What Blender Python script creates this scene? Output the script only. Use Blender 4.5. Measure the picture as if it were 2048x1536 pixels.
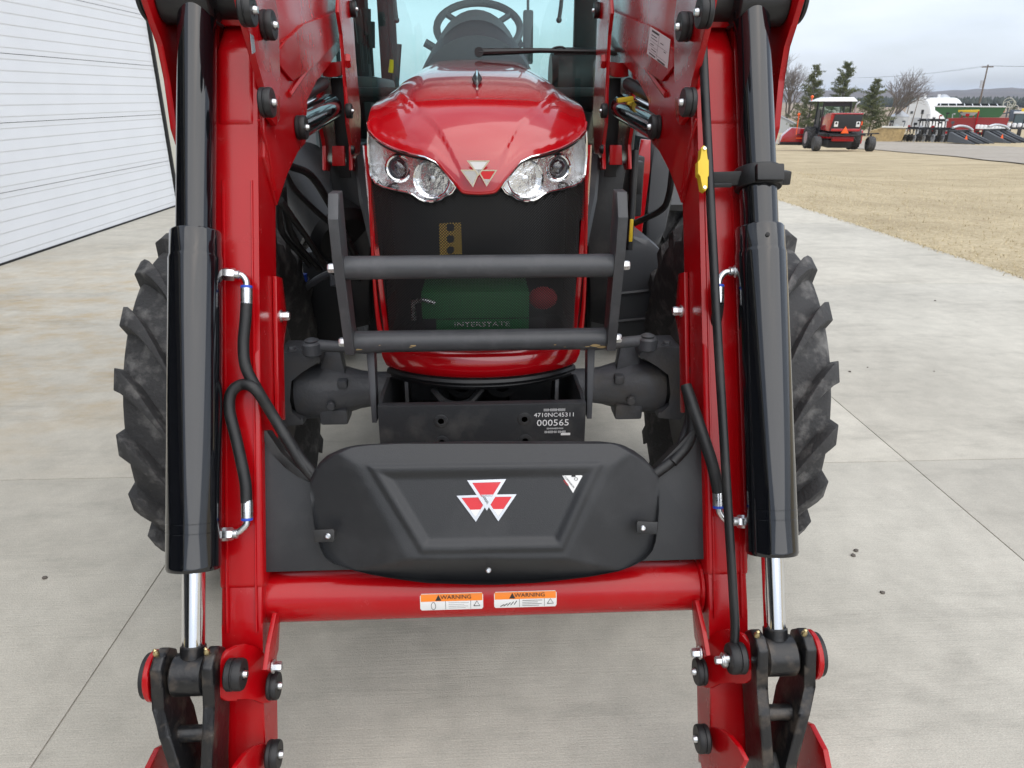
import bpy, bmesh, math, random
from mathutils import Vector, Matrix, noise
R = math.radians
random.seed(11)
SC = bpy.context.scene
COL = SC.collection
for o in list(bpy.data.objects):
    bpy.data.objects.remove(o)

# ---------------------------------------------------------------- camera
CAM_H, FPX, PIT, YAW = 1.61, 1450.0, R(21.66), R(2.55)
cam = bpy.data.objects.new('camera', bpy.data.cameras.new('camera'))
COL.objects.link(cam)
cam.location = (0, 0, CAM_H)
cam.rotation_euler = (R(90) - PIT, 0, -YAW)
cam.data.sensor_width = 36.0
cam.data.lens = 36.0 * FPX / 2048
cam.data.clip_start = 0.05
cam.data.clip_end = 9000
cam.data.dof.use_dof = True
cam.data.dof.focus_distance = 1.85
cam.data.dof.aperture_fstop = 14
SC.camera = cam

# ---------------------------------------------------------------- sky, sun, exposure
SUN_EL, SUN_AZ = R(55), R(150)          # azimuth clockwise from +Y
w = bpy.data.worlds.new('World'); SC.world = w; w.use_nodes = True
nt = w.node_tree; N = nt.nodes; L = nt.links
N.clear()
out = N.new('ShaderNodeOutputWorld'); bg = N.new('ShaderNodeBackground')
sky = N.new('ShaderNodeTexSky'); sky.sky_type = 'NISHITA'; sky.sun_disc = False
sky.sun_elevation = SUN_EL; sky.sun_rotation = SUN_AZ; sky.air_density = 1.0; sky.dust_density = 2.0
tc = N.new('ShaderNodeTexCoord'); mp = N.new('ShaderNodeMapping'); mp.inputs['Scale'].default_value = (1.2, 1.2, 5.0)
nz = N.new('ShaderNodeTexNoise'); nz.inputs['Scale'].default_value = 1.6; nz.inputs['Detail'].default_value = 7; nz.inputs['Roughness'].default_value = 0.55
rp = N.new('ShaderNodeValToRGB'); rp.color_ramp.elements[0].position = 0.36; rp.color_ramp.elements[1].position = 0.64
rp.color_ramp.elements[0].color = (0.45, 0.45, 0.45, 1); rp.color_ramp.elements[1].color = (0.96, 0.96, 0.96, 1)
cl = N.new('ShaderNodeRGB'); cl.outputs[0].default_value = (6.9, 7.5, 8.5, 1)
mx = N.new('ShaderNodeMix'); mx.data_type = 'RGBA'
L.new(tc.outputs['Generated'], mp.inputs['Vector']); L.new(mp.outputs['Vector'], nz.inputs['Vector'])
L.new(nz.outputs['Fac'], rp.inputs['Fac']); L.new(rp.outputs['Color'], mx.inputs['Factor'])
L.new(sky.outputs['Color'], mx.inputs['A']); L.new(cl.outputs[0], mx.inputs['B'])
L.new(mx.outputs['Result'], bg.inputs['Color']); bg.inputs['Strength'].default_value = 0.085
L.new(bg.outputs[0], out.inputs['Surface'])
sun = bpy.data.objects.new('sun', bpy.data.lights.new('sun', 'SUN')); COL.objects.link(sun)
sun.data.energy = 1.5; sun.data.angle = R(90); sun.data.color = (1, 0.96, 0.90)
sd_ = Vector((math.sin(SUN_AZ) * math.cos(SUN_EL), math.cos(SUN_AZ) * math.cos(SUN_EL), math.sin(SUN_EL)))
sun.rotation_euler = sd_.to_track_quat('Z', 'Y').to_euler()
sun.location = sd_ * 50
vs = SC.view_settings
vs.view_transform = 'Standard'; vs.look = 'None'; vs.gamma = 1; vs.use_curve_mapping = False
vs.exposure = 0.76
SC.render.engine = 'CYCLES'
SC.cycles.max_bounces = 10; SC.cycles.transparent_max_bounces = 24
SC.cycles.use_denoising = True

# ---------------------------------------------------------------- pixel helpers (a pixel gives a direction; distance from what it touches)
cp, sp, cyw, syw = math.cos(PIT), math.sin(PIT), math.cos(YAW), math.sin(YAW)
def ray(u, v):
    a = (u - 1024) / FPX; b = (v - 768) / FPX
    yy = cp - b * sp; zz = -sp - b * cp
    return Vector((a * cyw + yy * syw, -a * syw + yy * cyw, zz))
O_ = Vector((0, 0, CAM_H))
def PY(u, v, Y):
    d = ray(u, v); return O_ + d * (Y / d.y)
def PX(u, v, X):
    d = ray(u, v); return O_ + d * (X / d.x)
def PZ(u, v, Z=0.0):
    d = ray(u, v); return O_ + d * ((Z - CAM_H) / d.z)
F0 = Vector((0, 1.314, 0.5315)); DD = Vector((0, .387, .922)); NN = Vector((0, .922, -.387))   # loader boom plane
def PA(u, v, n=0.0):
    d = ray(u, v); return O_ + d * ((NN.dot(F0) + n - NN.dot(O_)) / NN.dot(d))
def PS(u, v, fn):                                                     # surface Y = fn(X)
    X = 0.0
    for i in range(12):
        p = PY(u, v, fn(X)); X = p.x
    return p
def proj(p):
    p = Vector(p); xx = p.x * cyw - p.y * syw; yy = p.x * syw + p.y * cyw; zz = p.z - CAM_H
    zc = yy * cp - zz * sp
    return 1024 + FPX * xx / zc, 768 + FPX * (-yy * sp - zz * cp) / zc
def mir(p, s):
    p = Vector(p); return p if s < 0 else Vector((-p.x, p.y, p.z))

# ---------------------------------------------------------------- mesh helpers
class B:
    def __init__(s): s.v = []; s.f = []; s.m = []
    def add(s, vs, fs, mi=0):
        o = len(s.v); s.v += [tuple(p) for p in vs]
        for f in fs: s.f.append([o + i for i in f]); s.m.append(mi)
    def addbm(s, bm, mi=0):
        bm.verts.index_update(); s.add([x.co for x in bm.verts], [[x.index for x in f.verts] for f in bm.faces], mi); bm.free()
def obj(name, b, mat, parent=None, ang=35, smooth=True, fixn=True):
    me = bpy.data.meshes.new(name); me.from_pydata(b.v, [], b.f)
    mats = mat if isinstance(mat, (list, tuple)) else [mat]
    for m in mats: me.materials.append(M[m] if isinstance(m, str) else m)
    bm = bmesh.new(); bm.from_mesh(me)
    if len(mats) > 1:
        for f, mi in zip(bm.faces, b.m): f.material_index = mi
    if fixn: bmesh.ops.recalc_face_normals(bm, faces=bm.faces)
    for f in bm.faces: f.smooth = smooth
    th = R(ang)
    for e in bm.edges:
        if len(e.link_faces) == 2 and e.calc_face_angle(0) > th: e.smooth = False
    bm.to_mesh(me); bm.free()
    o = bpy.data.objects.new(name, me); COL.objects.link(o)
    if parent: o.parent = parent
    return o
def thing(name, label, cat, loc=(0, 0, 0), rz=0, group=None):
    o = bpy.data.objects.new(name, None); COL.objects.link(o); o.location = loc; o.rotation_euler.z = rz
    o.empty_display_size = .1
    return tag(o, label, cat, group)
def tag(o, label, cat, group=None):
    o['label'] = label; o['category'] = cat
    if group: o['group'] = group
    return o
def part(name, parent):
    o = bpy.data.objects.new(name, None); COL.objects.link(o); o.parent = parent; o.empty_display_size = .1; return o
def frame(axis, up=None):
    z = Vector(axis).normalized()
    u = Vector(up) if up else (Vector((0, 0, 1)) if abs(z.z) < .9 else Vector((0, 1, 0)))
    x = u.cross(z)
    if x.length < 1e-6: x = Vector((1, 0, 0)).cross(z)
    x.normalize(); return x, z.cross(x), z
def box(b, c, s, rot=None, bev=0.0, mi=0, seg=2):
    bm = bmesh.new(); bmesh.ops.create_cube(bm, size=1)
    bmesh.ops.scale(bm, vec=s, verts=bm.verts)
    if bev: bmesh.ops.bevel(bm, geom=bm.edges[:], offset=bev, segments=seg, affect='EDGES', profile=.6, clamp_overlap=True)
    if rot is not None: bmesh.ops.rotate(bm, cent=(0, 0, 0), matrix=rot, verts=bm.verts)
    bmesh.ops.translate(bm, vec=c, verts=bm.verts); b.addbm(bm, mi)
def prism(b, pts, vec, bev=0.0, mi=0, seg=2, tri=False):
    bm = bmesh.new(); vec = Vector(vec)
    a = [bm.verts.new(p) for p in pts]; c = [bm.verts.new(Vector(p) + vec) for p in pts]
    n = len(a); bm.faces.new(a); bm.faces.new(c[::-1])
    for i in range(n): bm.faces.new((a[i], c[i], c[(i + 1) % n], a[(i + 1) % n]))
    if bev: bmesh.ops.bevel(bm, geom=bm.edges[:], offset=bev, segments=seg, affect='EDGES', profile=.6, clamp_overlap=True)
    bmesh.ops.triangulate(bm, faces=[f for f in bm.faces if len(f.verts) > 4])
    b.addbm(bm, mi)
def prismX(b, yz, x0, x1, bev=0.0, mi=0, seg=2):
    prism(b, [(x0, y, z) for y, z in yz], (x1 - x0, 0, 0), bev, mi, seg)
def lathe(b, prof, o, axis, n=28, mi=0, up=None, a0=0, a1=None, cap=True):
    x, y, z = frame(axis, up); o = Vector(o); vs = []; fs = []
    full = a1 is None
    k = n if full else n + 1
    for r, h in prof:
        for i in range(k):
            t = (2 * math.pi * i / n) if full else a0 + (a1 - a0) * i / n
            vs.append(o + z * h + (x * math.cos(t) + y * math.sin(t)) * r)
    for j in range(len(prof) - 1):
        for i in range(n):
            i2 = (i + 1) % k
            fs.append((j * k + i, j * k + i2, (j + 1) * k + i2, (j + 1) * k + i))
    if full and cap:
        if prof[0][0] > 1e-5: fs.append(tuple(range(n))[::-1])
        if prof[-1][0] > 1e-5: fs.append(tuple((len(prof) - 1) * n + i for i in range(n)))
    b.add(vs, fs, mi)
def cyl(b, p0, p1, r, n=24, ch=0.0, mi=0, r1=None):
    p0 = Vector(p0); p1 = Vector(p1); h = (p1 - p0).length; r1 = r if r1 is None else r1
    prof = [(r - ch, 0), (r, ch), (r1, h - ch), (r1 - ch, h)] if ch else [(r, 0), (r1, h)]
    lathe(b, prof, p0, p1 - p0, n, mi)
def spline(pts, k=6):
    pts = [Vector(p) for p in pts]; P = [pts[0] * 2 - pts[1]] + pts + [pts[-1] * 2 - pts[-2]]; r = []
    for i in range(1, len(P) - 2):
        a, bb, c, d = P[i - 1:i + 3]
        for j in range(k):
            t = j / k
            r.append(.5 * ((2 * bb) + (c - a) * t + (2 * a - 5 * bb + 4 * c - d) * t * t + (3 * bb - a - 3 * c + d) * t ** 3))
    r.append(pts[-1]); return r
def tube(b, pts, r, n=10, mi=0, caps=True, sq=1.0):
    pts = [Vector(p) for p in pts]; vs = []; fs = []; up = None
    for i, p in enumerate(pts):
        t = (pts[min(i + 1, len(pts) - 1)] - pts[max(i - 1, 0)]).normalized()
        if up is None: x, y, _ = frame(t)
        else:
            x = up - t * up.dot(t)
            x = x.normalized() if x.length > 1e-6 else frame(t)[0]
            y = t.cross(x)
        up = x; rr = r[i] if isinstance(r, (list, tuple)) else r
        for k in range(n):
            a = 2 * math.pi * k / n; vs.append(p + (x * math.cos(a) + y * math.sin(a) * sq) * rr)
    for i in range(len(pts) - 1):
        for k in range(n): fs.append((i * n + k, i * n + (k + 1) % n, (i + 1) * n + (k + 1) % n, (i + 1) * n + k))
    if caps: fs += [tuple(range(n))[::-1], tuple((len(pts) - 1) * n + k for k in range(n))]
    b.add(vs, fs, mi)
def sphere(b, c, r, n=16, m=10, mi=0, sc=(1, 1, 1)):
    bm = bmesh.new(); bmesh.ops.create_uvsphere(bm, u_segments=n, v_segments=m, radius=r)
    bmesh.ops.scale(bm, vec=sc, verts=bm.verts); bmesh.ops.translate(bm, vec=c, verts=bm.verts); b.addbm(bm, mi)
def hexbolt(b, p, axis, r=.012, h=.012, mi=0, washer=True):
    p = Vector(p); a = Vector(axis).normalized()
    if washer: lathe(b, [(r * 1.35, 0), (r * 1.35, .003)], p, a, 20, mi)
    lathe(b, [(r, .0031), (r, h * .8), (r * .86, h)], p, a, 6, mi)
def loft(b, rings, mi=0, cap0=False, cap1=True):
    n = len(rings[0]); vs = [p for r in rings for p in r]; fs = []
    for j in range(len(rings) - 1):
        for i in range(n): fs.append((j * n + i, j * n + (i + 1) % n, (j + 1) * n + (i + 1) % n, (j + 1) * n + i))
    if cap0: fs.append(tuple(range(n))[::-1])
    if cap1: fs.append(tuple((len(rings) - 1) * n + i for i in range(n)))
    b.add(vs, fs, mi)
def patch(b, poly, fn, th, mi=0, step=.012):
    """polygon in (x,z) bent over the surface y = fn(x), thickness th backwards"""
    bm = bmesh.new(); vs = [bm.verts.new((x, 0, z)) for x, z in poly]; bm.faces.new(vs)
    xs = [p[0] for p in poly]; x = min(xs) + step
    while x < max(xs):
        bmesh.ops.bisect_plane(bm, geom=bm.verts[:] + bm.edges[:] + bm.faces[:], plane_co=(x, 0, 0), plane_no=(1, 0, 0)); x += step
    bmesh.ops.triangulate(bm, faces=[f for f in bm.faces if len(f.verts) > 4])
    if th:
        r = bmesh.ops.extrude_face_region(bm, geom=bm.faces[:])
        bmesh.ops.translate(bm, vec=(0, th, 0), verts=[g for g in r['geom'] if isinstance(g, bmesh.types.BMVert)])
    for v_ in bm.verts: v_.co.y += fn(v_.co.x)
    b.addbm(bm, mi)
def text(name, s, size, loc, ex, ey, mat, parent=None, align='CENTER', sx=1.0):
    cu = bpy.data.curves.new(name, 'FONT'); cu.body = s; cu.size = size; cu.align_x = align; cu.align_y = 'CENTER'
    cu.extrude = .0002; cu.resolution_u = 2
    t = bpy.data.objects.new(name, cu); COL.objects.link(t)
    dg = bpy.context.evaluated_depsgraph_get(); me = bpy.data.meshes.new_from_object(t.evaluated_get(dg))
    bpy.data.objects.remove(t)
    ex = Vector(ex).normalized(); ey = Vector(ey).normalized(); ez = ex.cross(ey)
    Mx = Matrix((ex * sx, ey, ez)).transposed().to_4x4(); Mx.translation = Vector(loc)
    me.transform(Mx); me.materials.clear(); me.materials.append(M[mat])
    o = bpy.data.objects.new(name, me); COL.objects.link(o)
    if parent: o.parent = parent
    return o

# ---------------------------------------------------------------- materials
M = {}
def mat(name, col, rough=.5, metal=0.0, coat=0.0, spec=.5, var=0.0, vscale=8.0, bump=0.0, bscale=60.0, col2=None, dirt=None, dscale=5.0, damt=.5, rvar=0.0, stretch=(1, 1, 1), coords='Object', detail=6):
    m = bpy.data.materials.new(name); m.use_nodes = True; M[name] = m
    t = m.node_tree; n = t.nodes; p = n['Principled BSDF']; p.inputs['Base Color'].default_value = (*col, 1)
    p.inputs['Roughness'].default_value = rough; p.inputs['Metallic'].default_value = metal
    p.inputs['Coat Weight'].default_value = coat; p.inputs['Coat Roughness'].default_value = .04
    p.inputs['Specular IOR Level'].default_value = spec
    if not (var or bump or dirt or rvar or col2): return m
    c = n.new('ShaderNodeNewGeometry') if coords == 'World' else n.new('ShaderNodeTexCoord')
    vec = c.outputs['Position'] if coords == 'World' else c.outputs['Object']
    mpn = n.new('ShaderNodeMapping'); mpn.inputs['Scale'].default_value = stretch; t.links.new(vec, mpn.inputs['Vector']); vec = mpn.outputs[0]
    def noise_(sc, det=detail):
        k = n.new('ShaderNodeTexNoise'); k.inputs['Scale'].default_value = sc; k.inputs['Detail'].default_value = det; k.inputs['Roughness'].default_value = .6; t.links.new(vec, k.inputs['Vector']); return k.outputs['Fac']
    def ramp(f, a, bq, c0, c1):
        k = n.new('ShaderNodeValToRGB'); e = k.color_ramp.elements; e[0].position = a; e[1].position = bq; e[0].color = (*c0, 1); e[1].color = (*c1, 1); t.links.new(f, k.inputs['Fac']); return k.outputs['Color']
    cc = None
    if var or col2:
        c2 = col2 if col2 else tuple(min(1, x * (1 + var)) for x in col)
        c1 = col if col2 else tuple(x * (1 - var) for x in col)
        cc = ramp(noise_(vscale), .34, .68, c1, c2)
    if dirt:
        f = ramp(noise_(dscale, 9), .5 - .0, .72, (0, 0, 0), (damt,) * 3)
        k = n.new('ShaderNodeMix'); k.data_type = 'RGBA'; t.links.new(f, k.inputs['Factor'])
        if cc: t.links.new(cc, k.inputs['A'])
        else: k.inputs['A'].default_value = (*col, 1)
        k.inputs['B'].default_value = (*dirt, 1); cc = k.outputs['Result']
        rr = n.new('ShaderNodeMapRange'); t.links.new(f, rr.inputs['Value']); rr.inputs['To Min'].default_value = rough; rr.inputs['To Max'].default_value = min(1, rough + .35); t.links.new(rr.outputs[0], p.inputs['Roughness'])
    elif rvar:
        rr = n.new('ShaderNodeMapRange'); t.links.new(noise_(vscale * 1.7), rr.inputs['Value']); rr.inputs['From Min'].default_value = .3; rr.inputs['From Max'].default_value = .7
        rr.inputs['To Min'].default_value = max(.02, rough - rvar); rr.inputs['To Max'].default_value = rough + rvar; t.links.new(rr.outputs[0], p.inputs['Roughness'])
    if cc: t.links.new(cc, p.inputs['Base Color'])
    if bump:
        bn = n.new('ShaderNodeBump'); bn.inputs['Strength'].default_value = bump; bn.inputs['Distance'].default_value = .01; t.links.new(noise_(bscale, 4), bn.inputs['Height']); t.links.new(bn.outputs[0], p.inputs['Normal'])
    return m
mat('red_paint', (.38, .0016, .0045), .20, spec=.42, rvar=.05, vscale=3, bump=.014, bscale=11, dirt=(.36, .03, .03), dscale=14, damt=.3)
mat('red_gloss', (.41, .0020, .006), .18, coat=1.0, bump=.004, bscale=5, rvar=.02)
mat('black_gloss', (.004, .0045, .006), .10, coat=.5, rvar=.04, vscale=4, bump=.006, bscale=14)
mat('black_satin', (0.0074, 0.0077, 0.0087), .42, dirt=(.06, .055, .05), dscale=9, damt=.35, bump=.05, bscale=70)
mat('black_worn', (.010, .010, .011), .32, dirt=(.13, .10, .075), dscale=24, damt=.55, bump=.12, bscale=60)
mat('grey_steel', (0.0510, 0.0532, 0.0585), .40, dirt=(.12, .12, .125), dscale=14, damt=.4, bump=.05, bscale=120)
mat('cast_iron', (.080, .085, .095), .40, dirt=(.10, .085, .065), dscale=7, damt=.6, bump=.25, bscale=55)
mat('bracket_steel', (0.0180, 0.0195, 0.0218), .48, dirt=(.10, .095, .088), dscale=11, damt=.35, bump=.06, bscale=90)
mat('plastic', (0.0168, 0.0180, 0.0204), .44, rvar=.08, vscale=6, bump=.10, bscale=420, dirt=(.055, .056, .06), dscale=6, damt=.4)
mat('plate_plastic', (0.0248, 0.0267, 0.0298), .52, rvar=.08, vscale=5, bump=.05, bscale=300, dirt=(.07, .07, .07), dscale=5, damt=.4)
mat('rubber', (.036, .036, .037), .75, dirt=(.18, .176, .17), dscale=16, damt=.9, bump=.5, bscale=70)
mat('rubber_cap', (.010, .010, .011), .5, bump=.06, bscale=90)
mat('hose', (0.0084, 0.0087, 0.0096), .50, dirt=(.05, .05, .048), dscale=20, damt=.4, bump=.1, bscale=220)
mat('chrome', (.86, .87, .88), .07, 1.0)
mat('rod_chrome', (.78, .79, .81), .14, 1.0, bump=.01, bscale=30)
mat('zinc', (.66, .67, .68), .30, 1.0, rvar=.1, vscale=60)
mat('brass', (.55, .45, .24), .35, 1.0)
mat('rim_grey', (.085, .085, .088), .5, dirt=(.14, .12, .10), dscale=6, damt=.5)
mat('dark_void', (.008, .008, .009), .7)
mat('cab_black', (.013, .014, .016), .5, bump=.05, bscale=200)
mat('cab_grey', (.075, .082, .09), .55, bump=.05, bscale=300)
mat('yellow', (.72, .50, .02), .45)
mat('sticker_yellow', (.62, .40, .05), .5)
mat('white_print', (.78, .78, .78), .5)
mat('black_print', (.01, .01, .01), .6)
mat('orange_print', (.85, .22, .01), .45)
mat('label_white', (.74, .74, .73), .35)
mat('silver_print', (.62, .63, .65), .22, .7)
mat('red_print', (.62, .012, .02), .3, coat=.4)
mat('green', (.015, .22, .06), .5)
mat('battery_red', (.42, .015, .025), .5)
mat('blue', (.02, .07, .45), .4)
mat('fender_grey', (0.0562, 0.0600, 0.0660), .45, rvar=.05, bump=.03, bscale=300)
mat('mesh_black', (.007, .007, .008), .45)
mat('silver_tape', (.5, .5, .5), .3, .6)
# surfaces
def glass(name, tint, gloss=.9, base=.04):
    m = bpy.data.materials.new(name); m.use_nodes = True; M[name] = m; t = m.node_tree; n = t.nodes; n.clear()
    o = n.new('ShaderNodeOutputMaterial'); tr = n.new('ShaderNodeBsdfTransparent'); tr.inputs[0].default_value = (*tint, 1)
    g = n.new('ShaderNodeBsdfGlossy'); g.inputs['Roughness'].default_value = .02; g.inputs[0].default_value = (gloss,) * 3 + (1,)
    lw = n.new('ShaderNodeLayerWeight'); lw.inputs[0].default_value = .5
    pw = n.new('ShaderNodeMath'); pw.operation = 'POWER'; pw.inputs[1].default_value = 4.0; t.links.new(lw.outputs['Facing'], pw.inputs[0])
    ad = n.new('ShaderNodeMath'); ad.operation = 'MULTIPLY_ADD'; ad.inputs[1].default_value = .8; ad.inputs[2].default_value = base; t.links.new(pw.outputs[0], ad.inputs[0])
    mxs = n.new('ShaderNodeMixShader'); t.links.new(ad.outputs[0], mxs.inputs[0]); t.links.new(tr.outputs[0], mxs.inputs[1]); t.links.new(g.outputs[0], mxs.inputs[2]); t.links.new(mxs.outputs[0], o.inputs[0])
glass('windshield', (.80, .98, .95), .95, .08)
glass('rear_glass', (.80, .96, .95), .9, .02)
glass('lamp_lens', (.97, .97, .97), .9, .02)
glass('projector', (.30, .31, .33), .9, .12)

def ground_mat(name, build):
    m = bpy.data.materials.new(name); m.use_nodes = True; M[name] = m; t = m.node_tree; n = t.nodes; p = n['Principled BSDF']; p.inputs['Specular IOR Level'].default_value = .25
    g = n.new('ShaderNodeNewGeometry')
    def mapv(sc, rz=0):
        k = n.new('ShaderNodeMapping'); k.inputs['Scale'].default_value = sc; k.inputs['Rotation'].default_value = (0, 0, rz); t.links.new(g.outputs['Position'], k.inputs['Vector']); return k.outputs[0]
    def nz_(vec, sc, det=6, ro=.6):
        k = n.new('ShaderNodeTexNoise'); k.inputs['Scale'].default_value = sc; k.inputs['Detail'].default_value = det; k.inputs['Roughness'].default_value = ro; t.links.new(vec, k.inputs['Vector']); return k.outputs['Fac']
    def ramp(f, *st):
        k = n.new('ShaderNodeValToRGB'); e = k.color_ramp.elements
        while len(e) < len(st): e.new(.5)
        for i, (pos, c) in enumerate(st): e[i].position = pos; e[i].color = (*(c if isinstance(c, tuple) else (c,) * 3), 1)
        t.links.new(f, k.inputs['Fac']); return k.outputs['Color']
    def mixc(f, a, b_, mode='MIX'):
        k = n.new('ShaderNodeMix'); k.data_type = 'RGBA'; k.blend_type = mode
        for val, s in ((f, 'Factor'), (a, 'A'), (b_, 'B')):
            if isinstance(val, (int, float)): k.inputs[s].default_value = val
            elif isinstance(val, tuple): k.inputs[s].default_value = (*val, 1)
            else: t.links.new(val, k.inputs[s])
        return k.outputs['Result']
    def math_(op, a, b_):
        k = n.new('ShaderNodeMath'); k.operation = op
        for i, val in enumerate((a, b_)):
            if isinstance(val, (int, float)): k.inputs[i].default_value = val
            else: t.links.new(val, k.inputs[i])
        return k.outputs[0]
    def bump(h, st, dist=.01):
        k = n.new('ShaderNodeBump'); k.inputs['Strength'].default_value = st; k.inputs['Distance'].default_value = dist; t.links.new(h, k.inputs['Height']); t.links.new(k.outputs[0], p.inputs['Normal'])
    build(t, n, p, g, mapv, nz_, ramp, mixc, math_, bump)
def concrete_(t, n, p, g, mapv, nz_, ramp, mixc, math_, bump):
    iso = mapv((1, 1, 1))
    base = ramp(nz_(iso, .9, 8), (.30, (.465, .44, .38)), (.70, (.59, .56, .485)))
    mott = ramp(nz_(iso, 7, 8, .7), (.3, .86), (.7, 1.07))
    c = mixc(1.0, base, mott, 'MULTIPLY')
    speck = ramp(nz_(iso, 170, 4, .7), (.3, .84), (.68, 1.08))
    c = mixc(1.0, c, speck, 'MULTIPLY')
    pit = ramp(nz_(iso, 60, 2), (.70, 1.0), (.78, .72))
    c = mixc(.6, c, pit, 'MULTIPLY')
    # tan dust washed over the slabs beside the building
    sep = n.new('ShaderNodeSeparateXYZ'); t.links.new(g.outputs['Position'], sep.inputs[0])
    def band(sock, a, b_, c0, c1):
        k = n.new('ShaderNodeMapRange'); k.inputs['From Min'].default_value = a; k.inputs['From Max'].default_value = b_; k.inputs['To Min'].default_value = c0; k.inputs['To Max'].default_value = c1; t.links.new(sock, k.inputs['Value']); return k.outputs[0]
    mx_ = band(sep.outputs['X'], -1.3, -2.2, 0, 1); my_ = band(sep.outputs['Y'], 2.7, 4.2, 0, 1); my2 = band(sep.outputs['Y'], 9, 6.5, 0, 1)
    msk = math_('MULTIPLY', math_('MULTIPLY', mx_, my_), my2)
    st = ramp(nz_(mapv((1.0, 1.5, 1), R(12)), 1.9, 10, .74), (.45, 0.0), (.64, .75))
    c = mixc(math_('MULTIPLY', st, msk), c, (.44, .34, .205))
    dk = ramp(nz_(mapv((.55, 2.2, 1), R(-25)), 1.6, 10, .75), (.52, 1.0), (.72, .76))
    # oil and tyre smudges
    sm = ramp(nz_(iso, 3.2, 6, .6), (.66, 1.0), (.76, .70)); c = mixc(.8, c, sm, 'MULTIPLY')
    c = mixc(1.0, c, dk, 'MULTIPLY')
    t.links.new(c, p.inputs['Base Color']); p.inputs['Roughness'].default_value = .82
    broom = nz_(mapv((3, 120, 1)), 1.0, 3); fine = nz_(iso, 220, 3)
    bump(math_('ADD', math_('MULTIPLY', broom, .9), fine), .5, .004)
ground_mat('concrete', concrete_)
def lawn_(t, n, p, g, mapv, nz_, ramp, mixc, math_, bump):
    iso = mapv((1, 1, 1))
    c = ramp(nz_(iso, 14, 9, .75), (.28, (.36, .285, .175)), (.5, (.50, .415, .275)), (.72, (.61, .525, .37)))
    patchy = ramp(nz_(iso, .55, 7, .65), (.34, (.80, .78, .74)), (.66, (1.08, 1.08, 1.06)))
    c = mixc(1.0, c, patchy, 'MULTIPLY')
    dirt = ramp(nz_(mapv((.6, 1.4, 1)), 1.3, 8, .7), (.60, 0.0), (.76, .7))
    c = mixc(dirt, c, (.25, .175, .10))
    fineg = ramp(nz_(mapv((1, 1, 1)), 45, 4, .8), (.3, .72), (.7, 1.2)); c = mixc(1.0, c, fineg, 'MULTIPLY')
    # far fields: broad strips of stubble and bare soil beyond the yard
    sep = n.new('ShaderNodeSeparateXYZ'); t.links.new(g.outputs['Position'], sep.inputs[0])
    k = n.new('ShaderNodeMapRange'); k.inputs['From Min'].default_value = 130; k.inputs['From Max'].default_value = 190; t.links.new(sep.outputs['Y'], k.inputs['Value'])
    fld = ramp(nz_(mapv((.0012, .011, 1), R(14)), 1.0, 3), (.36, (.21, .155, .115)), (.47, (.30, .225, .165)), (.55, (.33, .265, .185)), (.66, (.22, .17, .13)))
    c = mixc(k.outputs[0], c, fld)
    t.links.new(c, p.inputs['Base Color']); p.inputs['Roughness'].default_value = .95
    bump(nz_(iso, 30, 6, .75), .7, .03)
ground_mat('dry_lawn', lawn_)
def gravel_(t, n, p, g, mapv, nz_, ramp, mixc, math_, bump):
    iso = mapv((1, 1, 1))
    c = ramp(nz_(iso, 2.0, 9, .75), (.3, (.30, .265, .22)), (.7, (.44, .40, .345)))
    tr_ = ramp(nz_(mapv((.08, 1.0, 1), R(-18)), 1.0, 5), (.35, .85), (.65, 1.08)); c = mixc(1.0, c, tr_, 'MULTIPLY')
    t.links.new(c, p.inputs['Base Color']); p.inputs['Roughness'].default_value = .95
    bump(nz_(iso, 25, 5, .7), .5, .03)
ground_mat('gravel', gravel_)
mat('door_white', (.70, .715, .735), .42, var=.02, vscale=2, bump=.03, bscale=120)
mat('wall_cream', (.60, .58, .50), .55, var=.04, vscale=1.5)
mat('door_seal', (.012, .012, .012), .7)
mat('seam_dark', (.30, .28, .24), .95, coords='World')
mat('hill_wood', (.10, .095, .10), .95, col2=(.15, .13, .125), vscale=.02, coords='World')
mat('far_conifer', (.03, .045, .035), .95, col2=(.06, .065, .05), vscale=.05, coords='World')
mat('bark', (.16, .14, .125), .9, var=.3, vscale=6, bump=.3, bscale=20)
mat('needles', (.095, .120, .052), .8, col2=(.19, .205, .10), vscale=.8, coords='World')
mat('straw', (.52, .43, .27), .9, col2=(.66, .57, .38), vscale=40)
mat('twig', (.19, .165, .15), .9)
mat('white_tin', (.76, .77, .78), .4)
mat('bin_steel', (.55, .57, .60), .35, .4)
mat('bin_blue', (.09, .11, .15), .4)
mat('cart_green', (.045, .135, .055), .5)
mat('faded_red', (.27, .022, .022), .5)
mat('lamp_housing', (.84, .85, .86), .18, .80, bump=.6, bscale=30)
mat('lamp_silver', (.88, .89, .90), .14, .85, bump=.55, bscale=30)
mat('tank_yellow', (.75, .50, .03), .4)
mat('wood_pole', (.17, .13, .10), .9, var=.3, vscale=3)
mat('tan_bale', (.40, .29, .14), .95, var=.25, vscale=3, bump=.4, bscale=8)
mat('smv_orange', (.95, .12, .01), .4)
mat('roof_grey', (.28, .29, .30), .7)
mat('siding', (.42, .44, .45), .7)
mat('bg_glass', (.10, .14, .15), .05)
mat('pebble', (.12, .105, .09), .9)
mat('wire', (.02, .02, .02), .6)

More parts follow.
